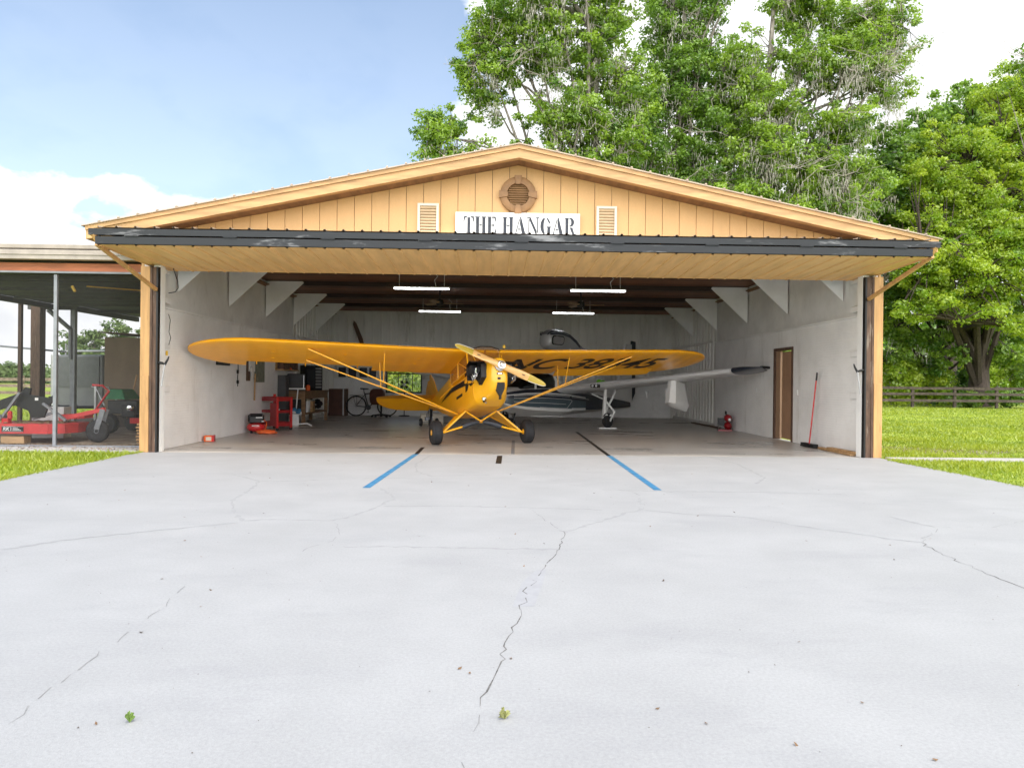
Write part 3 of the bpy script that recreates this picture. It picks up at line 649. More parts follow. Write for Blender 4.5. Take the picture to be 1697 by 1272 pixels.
# tube lights and fans
def tube_light(loc, label):
    t = thing('tube_light', label, 'light', loc, 0, 'tube lights under the ceiling')
    m = MB(); m.bb(-.6, .6, -.06, .06, .022, .045); m.bb(-.6, -.585, -.05, .05, -.005, .0215); m.bb(.585, .6, -.05, .05, -.005, .0215); m.build('housing', 'white', t)
    m = MB(); m.tube([(-.583, -.03, .008), (.583, -.03, .008)], .011, 10); m.tube([(-.583, .03, .008), (.583, .03, .008)], .011, 10); m.each('tube', 'lamp', t, smooth=True)
    m = MB(); top = ZC - loc[2]
    for x in (-.48, .48): m.tube([(x, 0, .06), (x, 0, top)], .004, 5)
    m.each('hanging_wire', 'white', t); m = MB()
    m.tube([(.3, .02, .06), (.27, .03, .2), (.34, 0, .28), (.25, .02, .36), (.36, .02, .42), (.28, 0, top)], .006, 5); m.build('power_cable', 'white', t)
    return t
tube_light((-1.74, 3.4, 3.18), 'white tube light hanging just inside the door, at the left')
tube_light((2.04, 3.4, 3.18), 'white tube light hanging just inside the door, at the right')
tube_light((-1.74, 8.5, 3.20), 'white tube light hanging deep in the hangar, in front of the left fan')
tube_light((2.08, 8.5, 3.20), 'white tube light hanging deep in the hangar, in front of the right fan')
for x, lab, a0 in ((-1.62, 'ceiling fan with tan blades hanging at the left of the dark ceiling', 12), (2.1, 'ceiling fan with tan blades hanging at the right of the dark ceiling', -8)):
    t = thing('ceiling_fan', lab, 'fan', (x, 6.9, 3.27), R(a0), 'ceiling fans')
    m = MB(); m.lathe([(.02, .4), (.02, .1), (.09, .09), (.11, .02), (.09, -.05), (.03, -.07)], 16); m.build('motor', 'black', t, smooth=True)
    for k in range(3):
        q = Matrix.Rotation(R(120 * k), 3, 'Z') @ Matrix.Rotation(R(14), 3, 'X')
        m = MB(); P = [q @ Vector(p) for p in [(.1, -.03, 0), (.2, -.075, 0), (.62, -.055, 0), (.62, .055, 0), (.2, .075, 0), (.1, .03, 0)]]
        m.add(P + [p + Vector((0, 0, .008)) for p in P], [(5, 4, 3, 2, 1, 0), (6, 7, 8, 9, 10, 11)] + [(i, (i + 1) % 6, (i + 1) % 6 + 6, i + 6) for i in range(6)]); m.build('blade', 'fan', t)
# ------------------------------------------------------------------ the yellow high-wing aeroplane
K = thing('light_aeroplane', 'yellow high-wing taildragger aeroplane with a wooden propeller and black lightning stripe', 'aeroplane', (-.392, 2.088, 0), R(17.09))
cP, sP = math.cos(R(10)), math.sin(R(10))
def B(xb, s, zb): return (s, -(xb * cP - zb * sP), xb * sP + zb * cP)
def rring(xb, hw, z0, z1, e=4., n=28):
    out = []
    for j in range(n):
        t = 2 * PI * (j + .5) / n; c, s_ = math.cos(t), math.sin(t)
        out.append(B(xb, hw * math.copysign(abs(c) ** (2 / e), c), (z0 + z1) / 2 + (z1 - z0) / 2 * math.copysign(abs(s_) ** (2 / e), s_)))
    return out
m = MB(); m.loft([rring(x, h, a, b, e) for x, h, a, b, e in [(1.315, .09, 1.08, 1.41, 2.2), (1.305, .13, .96, 1.44, 2.5), (1.26, .162, .87, 1.455, 2.8), (1.12, .20, .78, 1.465, 3.2), (.9, .255, .71, 1.47, 3.6), (.66, .322, .655, 1.475, 4.4)]])
CW = m.build('cowling', 'cubmetal', K, smooth=True, sharp=50)
m = MB(); m.loft([rring(x, h, a, b, e) for x, h, a, b, e in [(.658, .328, .652, 1.47, 4), (.42, .35, .64, 1.44, 5), (.3, .352, .635, 1.36, 6), (-.4, .352, .62, 1.33, 6), (-1.0, .335, .63, 1.33, 6), (-1.04, .333, .63, 1.62, 5), (-1.5, .30, .68, 1.64, 4), (-2.6, .20, .90, 1.60, 4), (-3.8, .10, 1.18, 1.56, 4), (-4.7, .035, 1.33, 1.52, 3)]])
FU = m.build('fuselage', 'cubyellow', K, smooth=True, sharp=50)
# black lightning stripe, door panel mark
for s in (-1, 1):
    def fs(x, z, k=0):
        h = .352 if x > -1 else .352 - (.155 * (-1 - x) / 1.6)
        if x > .3: h = .352 - (x - .3) * .075
        return B(x, s * (h + .007 - .004 * k), z)
    m = MB()
    m.prism([(-2.6, 1.175), (-1.9, 1.215), (-.9, 1.25), (.47, 1.235), (.34, 1.125), (.74, 1.09), (.20, .98), (.205, 1.115), (-.9, 1.17), (-1.9, 1.165)], fs); m.build('stripe', 'black', FU)
    m = MB(); m.prism([(-.06, 1.01), (-.06, .955), (-.52, .945), (-.52, .995)], fs); m.build('step_panel', 'black', FU)
    # exposed cylinder bank
    m = MB()
    m.prism([(.70, 1.17), (.74, 1.40), (.98, 1.45), (1.14, 1.36), (1.12, 1.12), (.96, 1.00), (.88, 1.08)], lambda x, z, k: B(x, s * (.20 + .10 * k), z)); EN = m.build('engine_bay', 'black', K)
    m = MB()
    for xc in (.83, 1.03):
        for i in range(7): m.lathe([(.085, -.006), (.085, .006)], 14, B(xc, s * (.34 + .022 * i), 1.27), 'X')
        m.lathe([(.06, -.09), (.06, .14)], 12, B(xc, s * .34, 1.27), 'X')
    m.build('cylinder', 'rubber', EN, smooth=True)
    m = MB()
    for xc in (.80, .9, 1.0): m.tube([B(xc, s * .37, 1.12), B(xc + .02, s * .40, 1.2), B(xc + .05, s * .42, 1.3)], .011, 6)
    m.tube([B(.80, s * .38, 1.08), B(1.0, s * .39, 1.1), B(1.1, s * .36, 1.2)], .02, 8); m.build('exhaust_pipe', 'chrome', EN, smooth=True)
    m = MB(); m.prism([(.72, 1.40), (.94, 1.455), (1.12, 1.40), (1.11, 1.39), (.94, 1.443), (.72, 1.388)], lambda x, z, k: B(x, s * (.22 + .25 * k), z))
    m.prism([(.72, 1.12), (.70, 1.40), (.715, 1.40), (.735, 1.12)], lambda x, z, k: B(x, s * (.25 + .21 * k), z)); m.build('baffle', 'black', EN)
    m = MB()
    for q in range(8): m.box(B(.80 + .30 * rng.random(), s * (.335 + .05 * rng.random()), 1.08 + .28 * rng.random()), (.02, .03, .018), rng.uniform(0, 3))
    m.tube([B(1.06, s * .36, 1.36), B(1.12, s * .39, 1.28), B(1.10, s * .40, 1.20)], .012, 6); m.build('engine_fitting', 'chrome', EN)
# nose openings
def nose_oval(s0, z, rs, rz, x, name, mat, nm=16):
    m = MB(); m.prism([(rs * math.cos(t), rz * math.sin(t)) for t in np.linspace(0, 2 * PI, nm, endpoint=False)], lambda u, v_, k: B(x - .02 * k, s0 + u, z + v_)); return m.build(name, mat, CW)
nose_oval(-.005, 1.155, .060, .026, 1.318, 'air_slot', 'black'); nose_oval(-.005, 1.155, .040, .012, 1.322, 'slot_lip', 'chrome'); nose_oval(-.02, 1.065, .033, .024, 1.318, 'nose_hole', 'black')
m = MB(); m.prism([(-.055, .23), (.085, .23), (.085, .12), (.03, -.0), (.03, -.06), (-.0, -.06), (0, 0), (-.07, .10)], lambda u, v_, k: B(1.325 - .07 * k - (.23 - v_) * .28, u + .0, .76 + v_)); m.build('air_scoop', 'black', CW)
m = MB(); m.lathe([(.045, 0), (.045, .05), (.03, .05), (.03, .01)], 14, B(.93, -.20, .722), 'Z'); m.tube([B(.95, -.20, .75), B(1.0, -.19, .70), B(1.02, -.2, .66)], .02, 8); m.build('drain_fitting', 'chrome', CW, smooth=True)
m = MB(); m.lathe([(.05, 0), (.055, .012), (0, .02)], 14, B(.92, -.215, .73), 'X'); m.build('outlet_hole', 'black', CW)
# windshield and windows
base = [(.42, -.345, 1.43), (.56, -.28, 1.45), (.66, -.12, 1.468), (.66, .12, 1.468), (.56, .28, 1.45), (.42, .345, 1.43)]
top = [(.40, -.35, 1.74), (.46, -.26, 1.80), (.50, -.1, 1.835), (.50, .1, 1.835), (.46, .26, 1.80), (.40, .35, 1.74)]
m = MB(); m.loft([[B(*p) for p in base], [B(*p) for p in [((a[0] + b[0]) / 2 + .025, a[1], (a[2] + b[2]) / 2) for a, b in zip(base, top)]], [B(*p) for p in top]], 0, False, False); m.build('windshield', 'cubglass', K, smooth=True, fix=False)
m = MB(); m.tube([B(*p) for p in top], .012, 6); m.tube([B(*p) for p in base], .008, 6); m.build('windshield_trim', 'black', K, smooth=True)
m = MB()
for s in (-1, 1):
    for p, q, r in [((.42, s * .345, 1.42), (.36, s * .35, 1.74), .016), ((.60, s * .22, 1.45), (.42, s * .30, 1.79), .010), ((.36, s * .35, 1.74), (-1.05, s * .34, 1.62), .014), ((-.35, s * .352, 1.33), (-.35, s * .35, 1.68), .012), ((-1.03, s * .335, 1.33), (-1.03, s * .335, 1.64), .014),
                    ((.40, s * .35, 1.40), (-.35, s * .352, 1.68), .008), ((.42, s * .35, 1.385), (-1.03, s * .335, 1.34), .012)]: m.tube([B(*p), B(*q)], r, 7)
m.tube([B(.42, -.33, 1.5), B(.42, .33, 1.5)], .014, 7); m.build('cabin_frame', 'cubmetal', K, smooth=True)
for s in (-1, 1):
    m = MB(); m.prism([(.40, 1.37), (.36, 1.73), (-1.03, 1.61), (-1.03, 1.34)], lambda x, z, k: B(x, s * (.347 - .003 * k), z)); m.build('side_window', 'cubglass', K)
m = MB(); m.prism([(.30, 1.25), (.36, 1.48), (.30, 1.50), (.26, 1.25)], lambda x, z, k: B(x, -.3 + .6 * k, z)); m.build('instrument_panel', 'black', K)
for xs in (-.25, -.95):
    m = MB(); m.loft([[B(xs - .02 * i, -.22, 1.2), B(xs - .02 * i, .22, 1.2), B(xs - .14 - .02 * i, .2, 1.58), B(xs - .14 - .02 * i, -.2, 1.58)] for i in range(3)]); m.build('seat_back', 'wooddark', K)
m = MB(); m.prism([(-.9, 1.05), (-.62, 1.20), (-.60, 1.22), (-.92, 1.08)], lambda x, z, k: B(x, -.62 + .02 * k + (z - 1.05) * .9, z - .02)); m.build('lower_door', 'cubyellow', K)
# wings
AF = [(1, .004), (.85, .035), (.7, .062), (.5, .09), (.3, .103), (.15, .086), (.07, .066), (.025, .05), (.004, .034), (0, .024), (.008, .012), (.04, .003), (.12, 0), (.4, 0), (.7, 0), (1, 0)]
cw, sw_ = math.cos(R(14.4)), math.sin(R(14.4)); CH_, HB = 1.6, 5.36
def W(s, u, h=0.): return (s, -(.149 - CH_ * u * cw - h * sw_), 1.765 - CH_ * u * sw_ + h * cw + abs(s) * .026)
def wring(s, umax=1.):
    t = max(0., (abs(s) - 4.15) / (HB - 4.15)); q = math.sqrt(max(0., 1 - t * t)); uL = .5 * (1 - q); uT = 1 - .5 * (1 - q)
    out = []
    for u, h in AF:
        uu = uL + (uT - uL) * u; th = h
        if umax < 1: 
            if uu > umax: uu = umax; th = (.044 if h > 0 else 0)
        out.append(W(s, uu, th * CH_ * (.25 + .75 * q) + (1 - q) * .03))
    return out
for sg, ail in ((-1, 15), (1, -15)):
    st = [(.02, 1), (.33, 1), (.5, 1), (1.3, 1), (1.98, 1), (2.0, .8), (3., .8), (4.15, .8), (4.38, .8), (4.40, 1), (4.7, 1), (4.95, 1), (5.12, 1), (5.24, 1), (5.31, 1), (5.345, 1), (5.358, 1)]
    m = MB(); m.loft([wring(sg * a, b) for a, b in st]); WG = m.build('wing', 'cubwing', K, smooth=True, sharp=40)
    m = MB(); rings = []
    for s in (2.02, 3., 4.15, 4.36):
        ch = .2 * CH_ if s < 4.3 else .17 * CH_
        h0 = Vector(W(sg * s, .805, .02)); rr = []
        for d_, z_ in ((0, .03), (.5, .022), (1, .004), (1, -.002), (.5, -.012), (0, -.014)):
            an = R(14.4 - ail); rr.append(h0 + Vector((0, ch * d_ * math.cos(an) + z_ * math.sin(an), -ch * d_ * math.sin(an) + z_ * math.cos(an))))
        rings.append(rr)
    m.loft(rings); m.build('aileron', 'cubyellow', WG, smooth=True)
    m = MB()
    for s in (2.3, 3.3, 4.2): m.tube([W(sg * s, .78, -.01), W(sg * s, .83, -.03)], .012, 6)
    for s, u in ((1.2, .35), (1.2, .6), (2.6, .35), (2.6, .6), (3.9, .35), (3.9, .6)): m.lathe([(.0, -.012), (.03, -.01), (.035, 0)], 10, W(sg * s, u, -.002), 'Z')
    m.each('inspection_ring', 'cubmetal', WG, smooth=True)
    # lift struts, jury struts
    FA = B(-.50, sg * .352, .645)
    for u, wd in ((.16, .058), (.63, .045)):
        m = MB(); m.bar(FA, W(sg * 3.3, u, -.01), wd, .022); m.build('lift_strut', 'cubmetal', K, bevel=.006)
    m = MB(); mid = [Vector(FA).lerp(Vector(W(sg * 3.3, u)), .52) for u in (.16, .63)]
    m.tube([mid[0], W(sg * 1.9, .2)], .008, 6); m.tube([mid[1], W(sg * 1.9, .62)], .008, 6); m.tube([mid[0], mid[1]], .008, 6)
    m.tube([Vector(FA).lerp(Vector(W(sg * 3.3, .16)), .93), W(sg * 2.9, .6)], .007, 6); m.each('jury_strut', 'cubmetal', K, smooth=True)
    # landing gear
    ax = (sg * .80, 0, .235)
    m = MB(); A1 = B(.0, sg * .325, .645); A2_ = B(-.62, sg * .34, .63)
    m.bar(A1, ax, .055, .03); m.bar(A2_, (ax[0], ax[1] + .05, ax[2]), .04, .03)
    m.add([A1, ax, (ax[0], ax[1] + .05, ax[2] + .01), A2_, (A1[0] - sg * .006, A1[1], A1[2] - .006), (ax[0] - sg * .006, ax[1], ax[2] - .006), (ax[0] - sg * .006, ax[1] + .05, ax[2]), (A2_[0] - sg * .006, A2_[1], A2_[2] - .006)],
          [(0, 1, 2, 3), (7, 6, 5, 4), (0, 4, 5, 1), (1, 5, 6, 2), (2, 6, 7, 3), (3, 7, 4, 0)]); m.build('gear_leg', 'cubmetal', K)
    ap = Vector((0, .12, .435)); a2 = Vector((sg * .80, -.02, .225))
    m = MB(); m.tube([A1, ap], .016, 8); m.tube([ap.lerp(a2, .45), a2], .019, 8); m.tube([a2, (sg * .97, 0, .225)], .022, 8); m.lathe([(0, -.03), (.035, -.02), (.035, .02), (0, .03)], 10, tuple(ap), 'Y'); m.build('gear_strut', 'cubmetal', K, smooth=True)
    m = MB(); k0, k1 = ap.lerp(a2, .06), ap.lerp(a2, .50); L = [k0.lerp(k1, t) + Vector((0, 0, .012 * math.sin(PI * t))) for t in np.linspace(0, 1, 7)]
    m.tube(L, [.030, .044, .050, .052, .055, .060, .045], 12); m.build('shock_boot', M('black_leather_boot', (.03, .035, .045), .45, var=.3, scale=10), K, smooth=True)
    m = MB(); pr = [(.085, -.085), (.13, -.10), (.185, -.10), (.212, -.085), (.225, -.05), (.228, 0), (.225, .05), (.212, .085), (.185, .10), (.13, .10), (.085, .085)]
    gr = []
    for r, h in pr: gr.append((r, h))
    m.lathe(gr, 36, (sg * .93, 0, .228), 'X'); 
    WHL = m.build('wheel', 'rubber', K, smooth=True, sharp=60)
    m = MB()
    for h in (-.055, -.03, 0, .03, .055): m.lathe([(.2265, h - .006), (.2305, h - .004), (.2305, h + .004), (.2265, h + .006)], 36, (sg * .93, 0, .228), 'X')
    m.build('tread', 'rubber', WHL)
    m = MB(); m.lathe([(0, -.092), (.05, -.092), (.06, -.07), (.09, -.075), (.092, .075), (.06, .07), (.05, .092), (0, .092)], 20, (sg * .93, 0, .228), 'X'); m.build('hub', 'cubmetal', WHL, smooth=True)
# registration under the left wing
cu = bpy.data.curves.new('reg', 'FONT'); cu.body = 'NC 38345'; cu.shear = .3; cu.offset = .018; cu.size = 1; cu.fill_mode = 'FRONT'
to = bpy.data.objects.new('reg', cu); COL.objects.link(to); bpy.context.view_layer.update()
tm = bpy.data.meshes.new_from_object(to.evaluated_get(bpy.context.evaluated_depsgraph_get())); bpy.data.objects.remove(to)
tv = np.array([v.co[:] for v in tm.vertices]); x0, x1 = tv[:, 0].min(), tv[:, 0].max(); y0, y1 = tv[:, 1].min(), tv[:, 1].max()
m = MB(); m.add([W(.62 + (x - x0) / (x1 - x0) * 3.68, .76 - (y - y0) / (y1 - y0) * .50, -.004) for x, y, z in tv], [tuple(p.vertices) for p in tm.polygons])
m.build('registration_number', 'black', K, fix=False)
m = MB(); m.lathe([(.03, 0), (.03, .05), (.02, .07), (0, .07)], 12, W(.45, .12, .155), 'Z'); m.build('fuel_cap', 'yellow', K, smooth=True)
# propeller
hub = Vector(B(1.40, 0, 1.29)); fx = Vector(B(1, 0, 0)) - Vector(B(0, 0, 0)); upv = Vector(B(0, 0, 1)) - Vector(B(0, 0, 0)); sd_ = Vector((1, 0, 0))
an = R(-23.0); bl = sd_ * math.cos(an) + upv * math.sin(an); bw = -sd_ * math.sin(an) + upv * math.cos(an)
def pring(r):
    a = abs(r); wd = np.interp(a, [0, .1, .2, .4, .6, .8, .88, .915], [.075, .06, .06, .07, .066, .05, .034, .012]); th = np.interp(a, [0, .12, .25, .5, .9], [.055, .045, .026, .014, .006]); tw = math.copysign(R(np.interp(a, [0, .12, .3, .9], [0, 12, 26, 14])), r)
    return [hub + bl * r + (bw * math.cos(tw) + fx * math.sin(tw)) * wd * math.cos(t) + (-bw * math.sin(tw) + fx * math.cos(tw)) * th * math.sin(t) for t in np.linspace(0, 2 * PI, 16, endpoint=False)]
m = MB(); m.loft([pring(r) for r in np.linspace(-.56, .56, 33)]); PR = m.build('propeller', 'propwood', K, smooth=True, sharp=60)
for sg in (-1, 1):
    m = MB(); m.loft([pring(sg * r) for r in np.linspace(.561, .914, 14)]); m.build('blade_tip', 'proptip', PR, smooth=True, sharp=60)
    m = MB(); m.tube([hub + bl * sg * r - bw * sg * np.interp(r, [.5, .6, .8, .88, .915], [.068, .064, .05, .034, .01]) + fx * .004 for r in np.linspace(.57, .914, 12)], .007, 6); m.build('edge_sheath', 'cream', PR, smooth=True)
    m = MB(); c = hub + bl * sg * .45 + fx * .017; m.add([c + bl * a * .04 + bw * b * .012 + fx * (.004 if k else .0) for k in (0, 1) for a, b in ((-1, -.4), (0, -1), (1, -.2), (.6, .9), (-.5, .8))], [(0, 1, 2, 3, 4), (9, 8, 7, 6, 5)] + [(i, (i + 1) % 5, (i + 1) % 5 + 5, i + 5) for i in range(5)]); m.build('decal', 'brown', PR)
m = MB(); Q = Matrix((sd_, upv, fx)).transposed()
m.lathe([(.075, .0), (.078, .052), (.07, .062), (.052, .064), (.05, .085), (.035, .105), (0, .11)], 24, tuple(hub), 'Z', Q=Q); m.build('spinner', 'chrome', PR, smooth=True)
m = MB(); m.lathe([(.10, -.10), (.10, -.03), (.08, -.02)], 20, tuple(hub), 'Z', Q=Q); m.build('prop_flange', 'alum', PR, smooth=True)
# tail
for sg in (-1, 1):
    up_ = []; 
    LE = [(s, -3.72 - .10 * s - .42 * (1 - math.sqrt(max(0, 1 - ((s - .75) / .70) ** 2 if s > .75 else 1)))) for s in [0, .3, .6, .9, 1.1, 1.25, 1.36, 1.42, 1.448]]
    m = MB(); m.loft([[B(x, sg * s, 1.555), B((x - 4.32) / 2, sg * s, 1.57), B(-4.32, sg * s, 1.558), B(-4.32, sg * s, 1.542), B((x - 4.32) / 2, sg * s, 1.53)] for s, x in LE]); m.build('tailplane', 'cubyellow', K, smooth=True)
    m = MB(); rings = []
    for s in [.05, .3, .6, .9, 1.1, 1.25, 1.36, 1.42, 1.448]:
        c = .50 * (1 if s < .6 else math.sqrt(max(.002, 1 - ((s - .6) / .85) ** 2))); an2 = R(30)
        h = lambda d_, z_: B(-4.335 - d_ * math.cos(an2) + z_ * math.sin(an2), sg * s, 1.55 - d_ * math.sin(an2) - z_ * math.cos(an2) * -1)
        rings.append([h(0, .008), h(c * .5, .008), h(c, .002), h(c, -.002), h(c * .5, -.008), h(0, -.008)])
    m.loft(rings); m.build('elevator', 'cubyellow', K, smooth=True)
m = MB(); m.prism([(-3.75, 1.56), (-4.2, 2.0), (-4.55, 2.22), (-4.68, 2.2), (-4.70, 1.5)], lambda x, z, k: B(x, -.012 + .024 * k, z)); m.build('fin', 'cubyellow', K)
m = MB(); m.prism([(-4.72, 1.35), (-4.70, 2.08), (-4.9, 2.1), (-5.15, 1.9), (-5.25, 1.6), (-5.1, 1.35)], lambda x, z, k: B(x, -.012 + .024 * k, z)); m.build('rudder', 'cubyellow', K)
m = MB(); c = B(-4.80, 0, .985); m.lathe([(.04, -.03), (.09, -.03), (.10, 0), (.09, .03), (.04, .03)], 18, (c[0], c[1], max(.1, c[2])), 'X'); TW = m.build('tail_wheel', 'rubber', K, smooth=True)
m = MB(); m.bar((c[0], c[1], .12), B(-4.55, 0, 1.30), .05, .02); m.bar((c[0], c[1], .12), B(-4.75, 0, 1.34), .03, .02); m.build('tail_spring', 'black', K)
# tail dolly behind
DL = thing('tail_dolly', 'small two-wheeled tow dolly standing under the tail of the yellow aeroplane', 'dolly', (-1.92, 7.4, 0), R(17))
for sg in (-1, 1):
    m = MB(); m.lathe([(.03, -.03), (.09, -.035), (.11, -.015), (.11, .015), (.09, .035), (.03, .03)], 18, (sg * .22, 0, .11), 'X'); WQ = m.build('wheel', 'rubber', DL, smooth=True)
    m = MB(); m.lathe([(0, -.03), (.05, -.032), (.05, .032), (0, .03)], 14, (sg * .22, 0, .11), 'X'); m.build('rim', 'alum', WQ, smooth=True)
m = MB(); m.tube([(-.22, 0, .11), (.22, 0, .11)], .014, 8); m.tube([(0, 0, .11), (.05, .3, .2), (.1, .6, .55)], .014, 8); m.box((0, .02, .20), (.2, .12, .10)); m.tube([(-.05, 0, .2), (-.06, .05, .34)], .016, 8); m.tube([(.07, 0, .2), (.10, .05, .34)], .016, 8); m.build('frame', 'galv', DL, smooth=True)
BX = MB(); BX.bb(-.32, .32, -.12, .12, 0, .26); BX.bb(-.33, .33, -.13, .13, .262, .30); o = BX.build('storage_bin', 'cream', org=(0, 0, 0), bevel=.01); o.location = (-1.95, 8.6, 0); o.rotation_euler = (0, 0, R(10)); tag(o, 'low pale storage bin with lid on the floor behind the tail dolly', 'bin')

# ------------------------------------------------------------------ the amphibious aeroplane behind
Q_ = thing('seaplane', 'grey and navy amphibious seaplane with wing floats parked behind the yellow aeroplane', 'seaplane', (1.55, 8.16, 0), R(-39.85))
def A_(a, s, z): return (s, -a, z)
hs = [(2.72, .04, .76, .78, .84, .90), (2.66, .14, .64, .70, .86, .95), (2.4, .30, .50, .60, .90, 1.03), (1.9, .43, .38, .52, .94, 1.10), (1.2, .50, .30, .47, .95, 1.12), (.5, .52, .24, .43, .92, 1.10), (-.05, .52, .22, .42, .88, 1.06), (-.1, .48, .30, .44, .875, 1.055), (-1.0, .38, .32, .43, .80, .99), (-2.0, .26, .35, .43, .70, .86), (-3.2, .15, .39, .44, .58, .72), (-4.25, .06, .42, .45, .52, .60)]
def hring(a, hw, zk, zc, zs, zt):
    d = zs - zc
    half = [(0, zk), (hw, zc), (hw * 1.03, zc + d * .16), (hw * 1.04, zc + d * .42), (hw * 1.04, zc + d * .68), (hw * 1.02, zc + d * .92), (hw, zs), (hw * .93, zs + (zt - zs) * .55), (hw * .6, zt), ]
    return [A_(a, s, z) for s, z in half] + [A_(a, 0, zt + .01)] + [A_(a, -s, z) for s, z in reversed(half[1:])]
def hm(i, j):
    j2 = min(j, 17 - j)
    aft = i >= 8
    if j2 == 0: return 0
    if aft: return 1 if j2 >= 1 else 0
    return {1: 0, 2: 2, 3: 2, 4: 1, 5: 0, 6: 1, 7: 0, 8: 0}[j2]
m = MB(); m.loft([hring(*h) for h in hs], mfun=hm); HU = m.build('hull', ['hullwhite', 'navy', 'teal'], Q_, smooth=True, sharp=30)
for sg in (-1, 1):                                    # pinstripes and strakes
    m = MB()
    def hz(a, f):
        r = [hring(*h) for h in hs]; aa = [-h[0] for h in hs]; y0 = [np.interp(-a, aa, [h[3] + (h[4] - h[3]) * f for h in hs]), np.interp(-a, aa, [h[1] for h in hs])]
        return A_(a, sg * (y0[1] * 1.04 + .006), y0[0])
    m.tube([hz(a, .42) for a in np.linspace(2.3, .25, 12)], .006, 5); m.tube([hz(a, .70) for a in np.linspace(2.3, .0, 12)] + [hz(-.05, .62)] + [hz(a, .18) for a in np.linspace(.2, 1.4, 6)], .006, 5); m.tube([hz(a, .86) for a in np.linspace(2.3, -1.2, 14)], .006, 5)
    m.build('pinstripe', 'hullwhite', HU, smooth=True)
    m = MB()
    for o_, z_, a0 in ((.34, .31, 1.5), (.26, .285, 1.25), (.17, .26, 1.0)): m.box(A_(a0 - .55, sg * o_, z_ + .01), (.035, 1.3, .02), rot=Matrix.Rotation(R(-2), 3, 'X'))
    m.build('strake', 'hullwhite', HU)
# canopy
cs_ = [(2.02, .36, 1.04, 1.10), (1.7, .42, 1.06, 1.30), (1.3, .43, 1.06, 1.46), (.8, .42, 1.06, 1.50), (.35, .36, 1.04, 1.42), (-.2, .26, 1.02, 1.2), (-.6, .12, 1.0, 1.06)]
m = MB(); m.loft([[A_(a, hw, z0), A_(a, hw * 1.0, z0 + (z1 - z0) * .5), A_(a, hw * .8, z0 + (z1 - z0) * .88), A_(a, hw * .4, z1), A_(a, -hw * .4, z1), A_(a, -hw * .8, z0 + (z1 - z0) * .88), A_(a, -hw, z0 + (z1 - z0) * .5), A_(a, -hw, z0)] for a, hw, z0, z1 in cs_], mfun=lambda i, j: 1 if i >= 4 else 0)
m.build('canopy', ['darkglass', 'hullwhite'], Q_, smooth=True)
m = MB()
for a in (1.52, .52):
    z0, z1, hw = (1.06, np.interp(-a, [-c[0] for c in cs_], [c[3] for c in cs_]), np.interp(-a, [-c[0] for c in cs_], [c[1] for c in cs_]))
    pts = [A_(a, hw + .012, z0 - .02), A_(a, hw + .014, z0 + (z1 - z0) * .5), A_(a, hw * .8 + .012, z0 + (z1 - z0) * .88 + .01), A_(a, hw * .4, z1 + .012), A_(a, -hw * .4, z1 + .012), A_(a, -hw * .8 - .012, z0 + (z1 - z0) * .88 + .01), A_(a, -hw - .014, z0 + (z1 - z0) * .5), A_(a, -hw - .012, z0 - .02)]
    m.tube(pts, .032 if a > 1 else .045, 8)
m.build('canopy_frame', 'hullwhite', Q_, smooth=True)
